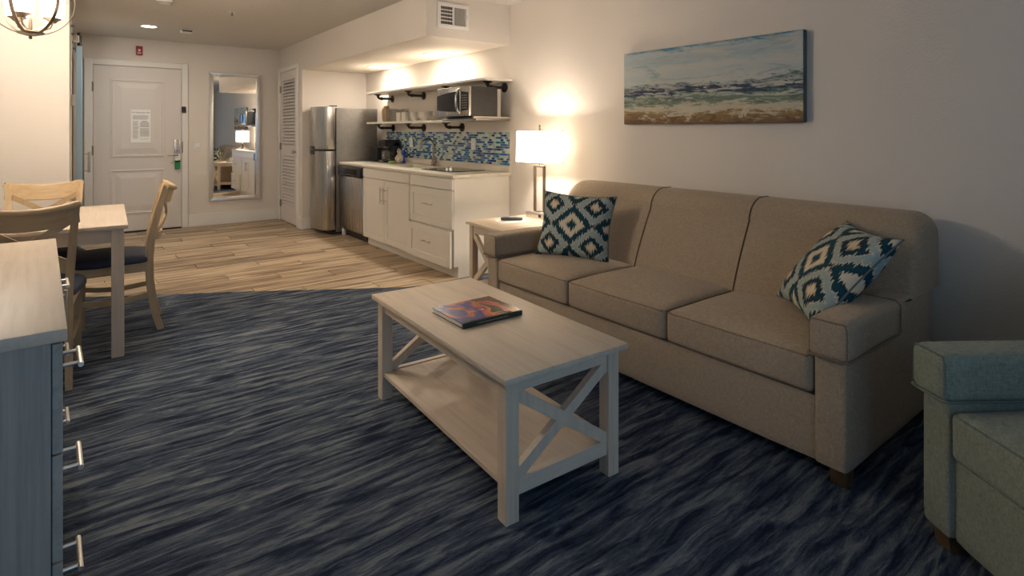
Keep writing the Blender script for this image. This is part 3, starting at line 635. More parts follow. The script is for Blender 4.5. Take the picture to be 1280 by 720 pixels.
bm = BM(); box(bm, 2.566, 3.16, 4.185, 4.944, .10, .866); part('body', bm, 'cabinet', t, True)
bm = BM(); box(bm, 2.61, 2.63, 4.18, 4.944, 0, .10); part('toe_kick', bm, 'cabinet', t, True)
bm = BM(); prism(bm, [(2.566, .1), (2.61, .1), (2.61, 0), (3.165, 0), (3.165, .866), (2.566, .866)], 'Y', 4.161, 4.18); part('end_panel', bm, 'cabinet', t, True, 0)
bm = BM(); shaker(bm, 4.163, 4.938, .765, .862, flat=True); part('false_front', bm, 'cabinet', t, True, 0)
for z0, z1, x in ((.425, .757, 2.545), (.092, .412, 2.525)):
    bm = BM(); shaker(bm, 4.163, 4.938, z0, z1, x); d = part('drawer', bm, 'cabinet', t, True, 0)
    if x < 2.54:
        bm = BM(); box(bm, x + .0195, 2.566, 4.2, 4.9, z0 + .03, z1 - .05); part('drawer_box', bm, 'cabinet', d, True, 0)
    bar_pull((x, 4.47, (z0 + z1) / 2 + .02), (x, 4.64, (z0 + z1) / 2 + .02), (-.03, 0, 0), d)
# countertop with sink cut-out
SK = (2.72, 3.02, 5.20, 5.78)
bm = BM(); cy0, cy1 = 4.142, 6.80
box(bm, KX, SK[0], cy0, cy1, .867, KZ, .004, 1); box(bm, SK[1], WX - .001, cy0, cy1, .867, KZ, .002, 1); box(bm, SK[0], SK[1], cy0, SK[2], .867, KZ); box(bm, SK[0], SK[1], SK[3], cy1, .867, KZ)
t = thing('countertop', 'cream stone countertop with backsplash lip over the white cabinets', 'countertop', (2.85, 5.4, .867)); part('slab', bm, 'stone', t, True, 0)
bm = BM(); box(bm, WX - .02, WX - .001, cy0, cy1, KZ, .955, .003, 1); part('backsplash_lip', bm, 'stone', t, True)
t = thing('sink', 'stainless undermount kitchen sink', 'sink', (2.87, 5.5, .70))
bm = BM()
a = [(SK[0], SK[2]), (SK[1], SK[2]), (SK[1], SK[3]), (SK[0], SK[3])]
v0 = [bm.verts.new((x, y, .866)) for x, y in a]; v1 = [bm.verts.new((x + (.03 if x < 2.8 else -.03), y + (.03 if y < 5.4 else -.03), .72)) for x, y in a]
for k in range(4): bm.faces.new((v0[k], v0[(k + 1) % 4], v1[(k + 1) % 4], v1[k]))
bm.faces.new(v1); part('basin', bm, 'steel_dark', t, True, 0)
bm = BM(); lathe(bm, [(.001, .003), (.03, .003), (.04, .001)], (2.87, 5.5, .72), 20); part('drain', bm, 'chrome', t, True)
t = thing('faucet', 'bronze gooseneck faucet behind the sink', 'faucet', (3.10, 5.46, KZ))
bm = BM(); lathe(bm, [(.001, .055), (.018, .055), (.024, .045), (.024, .012), (.03, .008), (.03, 0)], seg=20); cyl(bm, (0, 0, .05), (0, 0, .07), .019, 16); part('base', bm, 'bronze', t)
arc = [(0, 0, .06), (0, 0, .2)] + [(-.075 + .075 * math.cos(q), 0, .225 + .075 * math.sin(q)) for q in [k * PI / 10 for k in range(0, 11)]] + [(-.152, 0, .19)]
bm = BM(); tube(bm, arc, .011, 12); part('spout', bm, 'bronze', t)
bm = BM(); cyl(bm, (0, -.02, .04), (0, -.06, .045), .017, 14); tube(bm, [(0, -.055, .045), (-.01, -.065, .08), (-.02, -.07, .11)], .006, 8); part('lever', bm, 'bronze', t)
t = thing('cooktop', 'black glass two-burner cooktop set in the counter end', 'cooktop', (2.9, 4.72, KZ))
bm = BM(); box(bm, -.2, .2, -.26, .28, 0, .006, .002, 1); part('glass', bm, 'black_glass', t)
for y in (-.12, .14):
    bm = BM(); lathe(bm, [(.072, .0062), (.078, .0066), (.084, .0062)], (.06, y, 0), 28); part('burner_ring', bm, 'ink_grey', t)
for y in (.0, .07):
    bm = BM(); lathe(bm, [(.001, .03), (.016, .03), (.02, .024), (.022, .006)], (-.02, y, 0), 18); part('knob', bm, 'chrome', t)
# mosaic backsplash
t = thing('mosaic_backsplash', 'blue and green glass mosaic tile backsplash above the counter', 'backsplash', (WX, 5.4, .957))
bm = BM(); box(bm, WX - .006, WX - .001, 4.152, 6.78, .957, 1.268); part('grout_bed', bm, 'grout', t, True, 0)
bm = BM(); tw, thh, g = .0475, .0222, .0025; r_ = 0; z = .958
wts = [20, 14, 15, 18, 18, 8, 7]; verts = []
while z + thh < 1.27:
    y = 4.153 - (r_ % 2) * tw * .5
    while y < 6.78:
        y0, y1 = max(y, 4.153), min(y + tw - g, 6.779)
        if y1 - y0 > .006:
            f0 = len(bm.faces); v = bmesh.ops.create_cube(bm, size=1.0)['verts']
            bmesh.ops.scale(bm, vec=(.003, y1 - y0, thh - g), verts=v); bmesh.ops.translate(bm, vec=(WX - .0075, (y0 + y1) / 2, z + thh / 2), verts=v)
            mi = random.choices(range(7), wts)[0]
            for fc in {f for q in v for f in q.link_faces}: fc.material_index = mi
        y += tw
    z += thh; r_ += 1
o = part('glass_tiles', bm, ['tile%d' % i for i in range(7)], t, True, 0); o['kind'] = 'stuff'
wall_plate('power_outlet', 'white outlet on the mosaic near the cooktop', 'outlet', (WX - .009, 4.75, 1.147), -PI / 2, False)
wall_plate('power_outlet', 'white outlet on the mosaic behind the coffee maker', 'outlet', (WX - .009, 6.10, 1.141), -PI / 2, False)
wall_plate('power_outlet', 'white outlet on plain wall beside the refrigerator', 'outlet', (WX, 6.92, 1.14), -PI / 2, False)
# pipe-bracket shelves
def pipe_bracket(t, y, zs, xv, big=.045):
    zp = zs - .05
    bm = BM(); tube(bm, [(WX - .01, y, zp), (xv + .03, y, zp), (xv + .009, y, zp + .004), (xv, y, zp + .018), (xv, y, zs - .006)], .0135, 12)
    for a in (xv + .035, ): cyl(bm, (a, y, zp), (a + .022, y, zp), .019, 14)
    cyl(bm, (xv, y, zp + .016), (xv, y, zp + .03), .019, 14)
    b = part('pipe_bracket', bm, 'iron', t, True)
    bm = BM(); lathe(bm, [(.001, -.012), (.02, -.02), (.022, -.011), (big, -.009), (big, 0)], (WX, y, zp), 22, 'X'); part('flange', bm, 'iron', b, True)
    bm = BM(); lathe(bm, [(.022, -.014), (.042, -.007), (.042, 0)], (xv, y, zs - .0005), 20); part('flange', bm, 'iron', b, True)
t = thing('wall_shelf', 'upper white shelf on pipe brackets above the kitchen counter', 'shelf', (2.98, 5.4, 1.735))
bm = BM(); box(bm, 2.865, WX - .002, 4.115, 6.73, 1.735, 1.757, .002, 1); part('board', bm, 'cabinet', t, True)
for y in (6.62, 5.80, 4.98, 4.236): pipe_bracket(t, y, 1.735, 2.97)
t = thing('wall_shelf', 'lower white shelf with mugs and bowls on pipe brackets', 'shelf', (2.98, 5.7, 1.366))
bm = BM(); box(bm, 2.865, WX - .002, 4.755, 6.73, 1.366, 1.388, .002, 1); part('board', bm, 'cabinet', t, True)
for y in (6.60, 5.80, 4.975): pipe_bracket(t, y, 1.366, 2.97)
t = thing('microwave_bracket', 'grey metal wall bracket holding the microwave', 'bracket', (2.95, 4.4, 1.37))
bm = BM(); box(bm, 2.79, WX - .002, 4.16, 4.75, 1.372, 1.392, .003, 1); part('plate', bm, 'steel_dark', t, True)
for y in (4.15, 4.62):
    bm = BM(); box(bm, 2.76, WX - .002, y, y + .03, 1.393, 1.412, .003, 1); box(bm, 3.02, 3.06, y, y + .03, 1.412, 1.66, .003, 1); part('arm', bm, 'nickel', t, True)
t = thing('microwave', 'stainless and black microwave oven between the kitchen shelves', 'microwave', (2.85, 4.4, 1.413))
MY0, MY1, MZ0, MZ1 = 4.125, 4.675, 1.413, 1.675
bm = BM(); box(bm, 2.72, 3.005, MY0 + .004, MY1 - .004, MZ0, MZ1 - .002, .004, 1); part('case', bm, 'charcoal', t, True)
bm = BM(); box(bm, 2.695, 2.72, MY0, MY1, MZ0, MZ1, .004, 2); fr = part('front', bm, 'steel', t, True)
bm = BM(); y0, y1 = 4.285, MY1 - .004; n = 12
up = [(y0 + (y1 - y0) * k / n, 1.635 - .03 * (k / n) ** 2) for k in range(n + 1)]; lo = [(y0 + (y1 - y0) * k / n, 1.452 + .02 * (k / n) ** 2) for k in range(n, -1, -1)]
prism(bm, up + lo, 'X', 2.692, 2.697); part('door_window', bm, 'black_glass', fr, True, 0)
bm = BM(); prism(bm, [(MY0 + .006, 1.465), (4.25, 1.455), (4.25, 1.632), (MY0 + .006, 1.618)], 'X', 2.692, 2.697); kp = part('keypad', bm, 'black_plastic', fr, True, 0)
bm = BM()
for i in range(6):
    for j in range(3): box(bm, 2.6905, 2.6925, MY0 + .03 + j * .028, MY0 + .045 + j * .028, 1.48 + i * .022, 1.488 + i * .022)
part('buttons', bm, 'vent_grey', kp, True, 0)
bm = BM(); tube(bm, [(2.69, 4.268, 1.44), (2.668, 4.268, 1.455), (2.655, 4.268, 1.50), (2.652, 4.268, 1.545), (2.655, 4.268, 1.59), (2.668, 4.268, 1.635), (2.69, 4.268, 1.65)], .012, 10); part('handle', bm, 'steel', fr, True)
# shelf contents
def mug_like(name, label, cat, y, prof, mat, x=2.99, handle=None, group=None, z=1.388):
    t = thing(name, label, cat, (x, y, z), 0, group); bm = BM(); lathe(bm, prof, seg=24); part('body', bm, mat, t)
    if handle:
        bm = BM(); r0, zz, hh = handle; tube(bm, [(-r0 * .3, -r0, zz + hh), (-r0 * .6, -r0 - .02, zz + hh * .8), (-r0 * .7, -r0 - .028, zz), (-r0 * .6, -r0 - .02, zz - hh * .8), (-r0 * .3, -r0, zz - hh)], .005, 8); part('handle', bm, mat, t)
    return t
t = mug_like('pitcher', 'tan ceramic pitcher at the far end of the lower shelf', 'pitcher', 6.42, [(.001, 0), (.045, 0), (.055, .05), (.058, .13), (.05, .165), (.032, .17), (.032, .195), (.03, .195), (.028, .17), (.001, .16)], 'tan_ceramic')
for i, (y, x) in enumerate(((6.25, 2.94), (6.17, 3.05), (6.10, 2.94), (6.03, 3.05))):
    lab = ['clear drinking glass beside the tan pitcher', 'clear drinking glass at the back by the wall near the pitcher', 'clear drinking glass at the front next to the white mugs', 'clear drinking glass at the back behind the white mugs'][i]
    mug_like('drinking_glass', lab, 'glass', y, [(.001, .003), (.030, .003), (.032, 0), (.037, .15), (.035, .15), (.029, .01), (.001, .01)], 'clear_glass', x, None, 'glasses on the shelf')
MUG = [(.001, 0), (.036, 0), (.041, .006), (.042, .105), (.039, .105), (.037, .01), (.001, .01)]
mug_like('mug', 'white mug next to the drinking glasses', 'mug', 5.98, MUG, 'white_ceramic', 2.95, (.041, .055, .03), 'white mugs on the shelf')
mug_like('mug', 'white mug nearer the stacked bowls', 'mug', 5.84, MUG, 'white_ceramic', 2.95, (.041, .055, .03), 'white mugs on the shelf')
for k in range(3): mug_like('small_bowl', ['bottom of three small nested white bowls', 'middle of three small nested white bowls', 'topmost of three small nested white bowls'][k], 'bowl', 5.66, [(.001, 0), (.03, 0), (.03, .005), (.055, .045), (.058, .06), (.055, .06), (.05, .045), (.001, .012)], 'white_ceramic', 2.98, None, 'small bowls on the shelf', 1.388 + k * .022)
for k in range(3): mug_like('large_bowl', ['bottom of three large nested white bowls', 'middle of three large nested white bowls', 'topmost of three large nested white bowls'][k], 'bowl', 5.42, [(.001, 0), (.04, 0), (.04, .005), (.078, .04), (.085, .062), (.081, .062), (.073, .04), (.001, .012)], 'white_ceramic', 2.98, None, 'large bowls on the shelf', 1.388 + k * .02)
for k in range(4): mug_like('plate', ['bottom plate of the white stack on the shelf', 'second plate from the bottom of the white stack', 'third plate from the bottom of the white stack', 'top plate of the white stack on the shelf'][k], 'plate', 5.17, [(.001, 0), (.06, 0), (.075, .006), (.118, .014), (.118, .017), (.07, .01), (.001, .008)], 'white_ceramic', 3.0, None, 'plates on the shelf', 1.388 + k * .008)
# counter things
t = thing('toaster', 'low black toaster beside the refrigerator', 'toaster', (3.0, 6.69, KZ))
bm = BM(); box(bm, -.075, .075, -.12, .09, .008, .175, .015, 3); b = part('body', bm, 'black_plastic', t)
bm = BM(); box(bm, -.045, -.015, -.095, .065, .172, .177); box(bm, .015, .045, -.095, .065, .172, .177); part('slot', bm, 'steel_dark', b)
bm = BM(); box(bm, -.09, -.072, -.1, -.06, .09, .105, .003, 1); part('lever', bm, 'black_plastic', t)
bm = BM(); box(bm, -.065, .065, -.11, .08, 0, .008); part('base', bm, 'black_plastic', t)
bm = BM(); tube(bm, [(.075, .02, .1), (.12, .08, .2), (.15, .14, .245)], .004, 6); part('cord', bm, 'black_plastic', t)
t = thing('coffee_maker', 'black drip coffee maker with glass carafe on the counter', 'coffee maker', (3.03, 6.42, KZ))
bm = BM(); box(bm, -.11, .1, -.085, .085, 0, .03, .006, 2); box(bm, .02, .1, -.085, .085, .03, .24, .006, 2); box(bm, -.1, .1, -.085, .085, .19, .275, .012, 2); part('body', bm, 'black_plastic', t)
bm = BM(); lathe(bm, [(.001, .032), (.05, .034), (.062, .07), (.055, .12), (.04, .15), (.04, .156)], (-.045, 0, 0), 22); cf = part('carafe', bm, 'clear_glass', t)
bm = BM(); lathe(bm, [(.042, .15), (.044, .165), (.001, .17)], (-.045, 0, 0), 20); part('lid', bm, 'black_plastic', cf)
bm = BM(); tube(bm, [(-.085, -.03, .15), (-.125, -.055, .14), (-.135, -.06, .1), (-.115, -.05, .06)], .008, 8); part('handle', bm, 'black_plastic', cf)
bm = BM(); box(bm, -.112, -.108, -.05, .05, .006, .024); part('switch_plate', bm, 'steel', t)
t = thing('dish_towel', 'crumpled cream dish cloth standing behind the sponge', 'cloth', (3.06, 6.20, KZ))
bm = BM(); soft_box(bm, -.045, .045, -.055, .055, 0, .15, .03, 0, 8)
for v in bm.verts:
    q = v.co; s = 1 - .45 * (q.z / .15); q.x = q.x * s + .014 * math.sin(60 * q.z + 40 * q.y); q.y = q.y * s + .014 * math.sin(55 * q.z + 50 * q.x)
part('cloth', bm, 'cream_cloth', t, smooth=180)
bm = BM(); tube(bm, [(-.02, -.02, .1), (-.03, -.01, .14), (-.01, .01, .165), (.01, 0, .15)], .012, 8); part('fold', bm, 'cream_cloth', t)
t = thing('dish_brush', 'upright blue dish brush beside the cream cloth', 'brush', (3.04, 6.06, KZ))
bm = BM(); tube(bm, [(0, 0, .03), (.005, 0, .1), (0, 0, .16)], [.008, .011, .009], 10); part('handle', bm, 'blue_plastic', t); bm = BM(); lathe(bm, [(.001, .005), (.016, 0), (.02, .012), (.014, .035), (.001, .036)], seg=14); part('head', bm, 'blue_plastic', t)
bm = BM(); soft_box(bm, -.012, .022, -.012, .012, .09, .155, .01, 0, 4); part('grip', bm, 'blue_plastic', t)
t = thing('sponge', 'flat lime green sponge on the counter by the sink', 'sponge', (2.95, 6.16, KZ))
bm = BM(); soft_box(bm, -.035, .035, -.055, .055, 0, .022, .006, 0, 4); part('foam', bm, 'lime_sponge', t); bm = BM(); box(bm, -.034, .034, -.054, .054, .022, .027, .002, 1); part('scouring_pad', bm, 'lime_sponge', t)
t = thing('pot_scrubber', 'round black scrubber leaning by the coffee maker', 'scrubber', (2.99, 6.27, KZ))
bm = BM(); lathe(bm, [(.001, -.012), (.032, -.012), (.036, 0), (.032, .012), (.001, .012)], (0, 0, .037), 18, 'X'); part('disc', bm, 'black_plastic', t); bm = BM(); lathe(bm, [(.001, -.02), (.012, -.018), (.014, -.012)], (0, 0, .037), 12, 'X'); part('grip', bm, 'black_plastic', t)

# ================================================================== SOFA + ARMCHAIR
def profile_back(D, H, n=10):
    """front/top/back outline of the back cushion in (x, z)"""
    pts = []
    x0, z0 = D - .43, .40
    for k in range(9):
        s = k / 8; pts.append((x0 + .17 * s ** 1.25 + .0, z0 + (H - .12 - z0) * s))
    cx, cz, rx, rz = x0 + .17 + .135, H - .12, .135, .12
    for k in range(1, n): 
        a = PI - PI * .5 * k / n; pts.append((cx + rx * math.cos(a), cz + rz * math.sin(a)))
    for k in range(0, 6):
        a = PI * .5 - PI * .5 * k / 5; pts.append((cx + .05 + .05 * math.cos(a), H - .05 + .05 * math.sin(a)))
    pts.append((cx + .105, .5)); 
    return pts
def couch(t, L, D, n, H, fab, welt, armw=.125, armz=.60, seatz=.455):
    bx, iy0, iy1 = .02, armw, L - armw
    bm = BM(); soft_box(bm, bx, D - .08, iy0 - .01, iy1 + .01, .06, .31, .018, 0, 8); part('base', bm, fab, t)
    # inner lower back
    bm = BM(); prism(bm, [(D - .40, .31), (D - .40, .42), (D - .33, .60), (D - .05, .60), (D - .05, .08), (D - .3, .08)], 'Y', iy0 - .005, iy1 + .005, .006); part('back_base', bm, fab, t)
    # back with rounded ends
    prof = profile_back(D, H); bm = BM(); rings = []
    RC, RF = .085, .03                      # shoulder radius seen from the front, front edge softening
    offs = [0, .004, .012, .022, .035, .05, .068, .085]
    ys = [(y, y) for y in offs] + [(L * k / 8, 1) for k in range(1, 8)] + [(L - y, y) for y in reversed(offs)]
    for y, e in ys:
        zmax = H if e >= RC else H - RC + math.sqrt(max(0, RC * RC - (RC - e) ** 2))
        fr = 0 if e >= RF else RF * (1 - math.sqrt(max(0, 1 - (1 - e / RF) ** 2)))
        ring = []
        for i, (x, z) in enumerate(prof):
            zz = max(z, armz - .02) if (y < armw - .002 or y > L - armw + .002) else z
            if zz > .68: zz = .68 + (zz - .68) * (zmax - .68) / (H - .68)
            ring.append(bm.verts.new((x + (fr if i < 16 else -fr * .5), y, zz)))
        rings.append(ring)
    for a, b_ in zip(rings, rings[1:]):
        for k in range(len(prof)): bm.faces.new((a[k], a[(k + 1) % len(prof)], b_[(k + 1) % len(prof)], b_[k]))
    bm.faces.new(rings[0][::-1]); bm.faces.new(rings[-1]); bk = part('backrest', bm, fab, t, smooth=60)
    cw = (iy1 - iy0) / n
    for k in range(1, n):
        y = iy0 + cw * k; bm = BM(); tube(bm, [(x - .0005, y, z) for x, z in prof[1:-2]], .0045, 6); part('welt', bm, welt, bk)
    # seat cushions with piping
    for k in range(n):
        y0, y1 = iy0 + cw * k + .003, iy0 + cw * (k + 1) - .003; cx0, cx1 = .0, D - .40
        bm = BM(); soft_box(bm, cx0, cx1, y0, y1, .314, seatz, .022, .03, 16, .004); c = part('seat_cushion', bm, fab, t, smooth=60)
        for z in (seatz - .009, .323):
            i = .0075; loop = [(cx0 + i, y0 + .02, z), (cx0 + i, (y0 * 3 + y1) / 4, z), (cx0 + i - .003, (y0 + y1) / 2, z), (cx0 + i, (y0 + 3 * y1) / 4, z), (cx0 + i, y1 - .02, z), (cx0 + .02, y1 - i, z), (cx1 - .02, y1 - i, z), (cx1 - i, y1 - .02, z), (cx1 - i, y0 + .02, z), (cx1 - .02, y0 + i, z), (cx0 + .02, y0 + i, z)]
            bm = BM(); tube(bm, loop, .0055, 6, True); part('piping', bm, fab + '_pipe', c)
    # arms with fitted covers
    for y0, y1 in ((.006, armw), (L - armw, L - .006)):
        bm = BM(); soft_box(bm, .006, D - .1, y0, y1, .065, armz - .006, .018, 0, 10); a = part('arm', bm, fab, t, smooth=60)
        ya, yb, xa, z = y0 - .011, y1 + .011, -.02, armz - .135
        bm = BM(); soft_box(bm, xa, .46, ya, yb, z, armz + .004, .024, .006, 14); cv = part('arm_cover', bm, fab, a, smooth=60)
        bm = BM(); h = z + .006
        tube(bm, [(.45, ya - .001, h), (.2, ya - .001, h), (xa + .014, ya - .001, h), (xa + .003, ya + .004, h), (xa - .001, ya + .014, h), (xa - .001, yb - .014, h), (xa + .003, yb - .004, h), (xa + .014, yb + .001, h), (.2, yb + .001, h), (.45, yb + .001, h)], .004, 6); part('hem', bm, fab + '_pipe', cv)
        bm = BM(); q = .0075; tube(bm, [(xa + q, ya + q, z + .008), (xa + q, ya + q, armz - .02), (xa + q, ya + .014, armz - .001), (xa + q, yb - .014, armz - .001), (xa + q, yb - q, armz - .02), (xa + q, yb - q, z + .008)], .0035, 6); part('seam', bm, fab + '_pipe', cv)
        bm = BM(); tube(bm, [(.462, ya - .001, z + .01), (.462, ya - .001, armz - .015), (.462, ya + .015, armz + .001), (.462, yb - .015, armz + .001), (.462, yb + .001, armz - .015), (.462, yb + .001, z + .01)], .003, 6); part('hem', bm, fab + '_pipe', cv)
    for x in (.03, D - .16):
        for y in (.02, L - .08):
            bm = BM(); prism(bm, [(x, .075), (x + .065, .075), (x + .055, 0), (x + .01, 0)], 'Y', y, y + .06, .003); part('leg', bm, 'dark_wood', t)
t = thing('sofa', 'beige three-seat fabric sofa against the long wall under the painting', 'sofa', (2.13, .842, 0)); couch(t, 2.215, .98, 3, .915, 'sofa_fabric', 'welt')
aa = math.radians(36); Ax, Ay = 2.105, .632; Lc = .84
t = thing('armchair', 'grey-teal fabric armchair at the right edge beside the sofa', 'armchair', (Ax - Lc * math.sin(aa), Ay - Lc * math.cos(aa), 0), -aa); couch(t, Lc, .90, 1, .90, 'chair_fabric', 'chair_welt', .12, .612)

def pillow(name, label, cen, u, v, W, H, T_, group):
    u = Vector(u).normalized(); v = Vector(v); v = (v - u * v.dot(u)).normalized(); n = u.cross(v)
    bm = BM(); N = 22; g = {}
    for side in (1, -1):
        for i in range(N + 1):
            for j in range(N + 1):
                a, b_ = 2 * i / N - 1, 2 * j / N - 1
                if side < 0 and (i in (0, N) or j in (0, N)): g[side, i, j] = g[1, i, j]; continue
                x = a * W / 2 * (1 - .10 * (1 - b_ * b_)); y = b_ * H / 2 * (1 - .10 * (1 - a * a))
                th = T_ / 2 * (max(0, 1 - a ** 4) * max(0, 1 - b_ ** 4)) ** .62 * (1 - .12 * (a * a + b_ * b_))
                g[side, i, j] = bm.verts.new((x, y, side * th))
        for i in range(N):
            for j in range(N):
                q = [g[side, i, j], g[side, i + 1, j], g[side, i + 1, j + 1], g[side, i, j + 1]]
                bm.faces.new(q if side > 0 else q[::-1])
    t = bpy.data.objects.new(name, None); C.objects.link(t); t.matrix_world = Matrix(((u.x, v.x, n.x, cen[0]), (u.y, v.y, n.y, cen[1]), (u.z, v.z, n.z, cen[2]), (0, 0, 0, 1)))
    MW[t.name] = t.matrix_world.copy(); tag(t, label, 'pillow', group)
    part('cover', bm, 'ikat', t, smooth=180)
    bm = BM(); pts = []
    for k in range(4):
        for i in range(12):
            a = 2 * i / 12 - 1; X_, Y_ = [(a, -1), (1, a), (-a, 1), (-1, -a)][k]
            pts.append((X_ * W / 2 * (1 - .10 * (1 - Y_ * Y_)), Y_ * H / 2 * (1 - .10 * (1 - X_ * X_)), 0))
    tube(bm, pts, .0035, 6, True); part('piping', bm, 'chair_welt', t)
pillow('throw_pillow', 'ikat throw pillow leaning upright by the sofa arm nearest the lamp', (2.535, 2.63, .665), (.43, -.9, -.03), (.30, .10, .95), .50, .43, .16, 'ikat pillows on the sofa')
Lp, Bp, Rp, Tp = Vector((2.66, 1.34, .50)), Vector((2.30, 1.05, .53)), Vector((2.49, .80, .84)), Vector((2.80, 1.12, .85))
pillow('throw_pillow', 'ikat throw pillow tilted on the sofa arm nearest the armchair', (Lp + Bp + Rp + Tp) / 4, (Bp + Rp - Lp - Tp), (Tp + Rp - Lp - Bp), .52, .48, .17, 'ikat pillows on the sofa')

# ================================================================== PAINTING
t = thing('canvas_painting', 'wide abstract seascape canvas hanging above the sofa', 'painting', (WX - .045, 2.739, 1.326))
bm = BM(); box(bm, .0025, .043, -1.274, 0, 0, .509, .004, 2); part('stretched_canvas', bm, 'canvas_edge', t)
bm = BM(); box(bm, 0, .0026, -1.272, -.002, .002, .507); part('painted_face', bm, 'seascape', t, smooth=0)

# ================================================================== COFFEE TABLE, BOOK
def xbrace(parent, axis, pos, a0, a1, z0, z1, w, th, mat='ash_z'):
    """two crossing bars in the plane axis=pos; a along the other horizontal axis"""
    for k, (p, q) in enumerate((((a0, z0), (a1, z1)), ((a0, z1), (a1, z0)))):
        off = (th * .0) ; pts = []
        for s in (0, 1):
            a = p[0] + (q[0] - p[0]) * s; z = p[1] + (q[1] - p[1]) * s
            pts.append((a, pos + off, z) if axis == 'Y' else (pos + off, a, z))
        bm = BM(); d = Vector(pts[1]) - Vector(pts[0]); nrm = Vector((0, 1, 0)) if axis == 'Y' else Vector((1, 0, 0))
        sweep(bm, pts, w, th - .0006 * k, nrm); part('cross_brace', bm, mat, parent, smooth=0)
cr = -math.radians(2.6)
t = thing('coffee_table', 'whitewashed wood coffee table with X ends in front of the sofa', 'table', (1.372, 1.987, 0), cr)
TW, TL, TZ_ = .555, 1.15, .49
bm = BM(); box(bm, -TW / 2, TW / 2, -TL / 2, TL / 2, TZ_ - .022, TZ_, .003, 2); part('tabletop', bm, 'ash_y', t)
lx, ly, ls = TW / 2 - .022, TL / 2 - .028, .052
for sx in (-1, 1):
    for sy in (-1, 1):
        bm = BM(); xa, ya = sx * lx, sy * ly; box(bm, min(xa, xa - sx * ls), max(xa, xa - sx * ls), min(ya, ya - sy * ls), max(ya, ya - sy * ls), 0, TZ_ - .022, .002, 1); part('leg', bm, 'ash_z', t)
for sx in (-1, 1):
    bm = BM(); xa = sx * (lx - .012); box(bm, min(xa, xa - sx * .02), max(xa, xa - sx * .02), -ly + ls, ly - ls, TZ_ - .075, TZ_ - .022); part('apron', bm, 'ash_y', t)
for sy in (-1, 1):
    ya = sy * (ly - .012); y0, y1 = min(ya, ya - sy * .028), max(ya, ya - sy * .028)
    bm = BM(); box(bm, -lx + ls, lx - ls, y0, y1, TZ_ - .07, TZ_ - .022); part('apron', bm, 'ash_x', t, smooth=0)
    bm = BM(); box(bm, -lx + ls, lx - ls, y0, y1, .078, .132, .0015, 1); part('end_rail', bm, 'ash_x', t)
    xbrace(t, 'Y', (y0 + y1) / 2, -lx + ls - .005, lx - ls + .005, .135, TZ_ - .075, .04, .026)
bm = BM(); box(bm, -lx + .01, lx - .01, -ly + .042, ly - .042, .108, .128, .0015, 1); part('lower_shelf', bm, 'ash_y', t)
t = thing('book', 'hardcover picture book with sunset cover on the coffee table', 'book', (1.362, 2.02, TZ_), math.radians(-1))
bm = BM(); box(bm, -.145, .145, -.118, .125, .003, .019); part('pages', bm, 'page', t, smooth=0)
bm = BM(); box(bm, -.148, .148, -.125, .128, .019, .022); fc = part('front_cover', bm, 'book_cover', t, smooth=0)
bm = BM(); box(bm, -.148, .148, -.125, .128, 0, .003); part('back_cover', bm, 'book_spine', t, smooth=0)
bm = BM(); box(bm, -.148, .148, -.127, -.118, 0, .022); sp_ = part('spine', bm, 'book_spine', t, smooth=0)
bm = BM()
for k in range(7):
    x = -.06 + k * .012; tube(bm, [(x, -.025 + .002 * (k % 2), .0222), (x + .004, -.012, .0222), (x + .008, -.024, .0222)], .0009, 5)
part('title_marks', bm, 'white_paper', fc)
bm = BM()
for k in range(14): box(bm, -.08 + k * .011, -.073 + k * .011, -.1276, -.127, .009, .013)
part('spine_marks', bm, 'ink_grey', sp_, smooth=0)

# ================================================================== END TABLE, LAMP
ez = .59; er = -math.radians(4)
t = thing('end_table', 'whitewashed wood end table between the sofa and kitchen counter', 'table', (2.352, 3.645, 0), er)   # origin at far-left corner; local x -> wall, -y -> sofa
EW, EL = .62, .53
bm = BM(); box(bm, 0, EW, -EL, 0, ez - .024, ez, .003, 2); part('tabletop', bm, 'ash_x', t)
for x0 in (.02, EW - .07):
    for y0 in (-EL + .02, -.07):
        bm = BM(); box(bm, x0, x0 + .05, y0, y0 + .05, 0, ez - .024, .002, 1); part('leg', bm, 'ash_z', t)
for x0 in (.03, EW - .055):
    bm = BM(); box(bm, x0, x0 + .025, -EL + .07, -.07, ez - .085, ez - .024); part('apron', bm, 'ash_y', t, smooth=0)
    bm = BM(); box(bm, x0, x0 + .025, -EL + .07, -.07, .08, .132); part('end_rail', bm, 'ash_y', t, smooth=0)
    xbrace(t, 'X', x0 + .0125, -EL + .065, -.065, .135, ez - .09, .04, .024)
for y0 in (-EL + .03, -.055):
    bm = BM(); box(bm, .07, EW - .07, y0, y0 + .025, ez - .085, ez - .024); part('apron', bm, 'ash_x', t, smooth=0)
bm = BM(); box(bm, .03, EW - .03, -EL + .045, -.045, .108, .128); part('lower_shelf', bm, 'ash_x', t, smooth=0)
t = thing('table_lamp', 'bronze open-frame lamp with lit white rectangular shade', 'lamp', (2.90, 3.415, ez))
LZ = ez
bm = BM(); box(bm, -.05, .05, -.10, .115, 0, .048, .003, 2); b = part('base', bm, 'nickel', t)
bm = BM(); box(bm, -.052, -.0495, -.075, -.045, .012, .036); part('outlet_port', bm, 'black_plastic', b)
bm = BM(); box(bm, -.02, .02, -.02, .03, .047, .051, .001, 1); part('switch', bm, 'black_plastic', b)
for y in (-.062, .05):
    bm = BM(); box(bm, -.011, .011, y, y + .014, .048, 1.004 - LZ, .001, 1); part('post', bm, 'bronze', t)
bm = BM(); box(bm, -.011, .011, -.048, .05, .99 - LZ, 1.004 - LZ); part('cross_bar', bm, 'bronze', t)
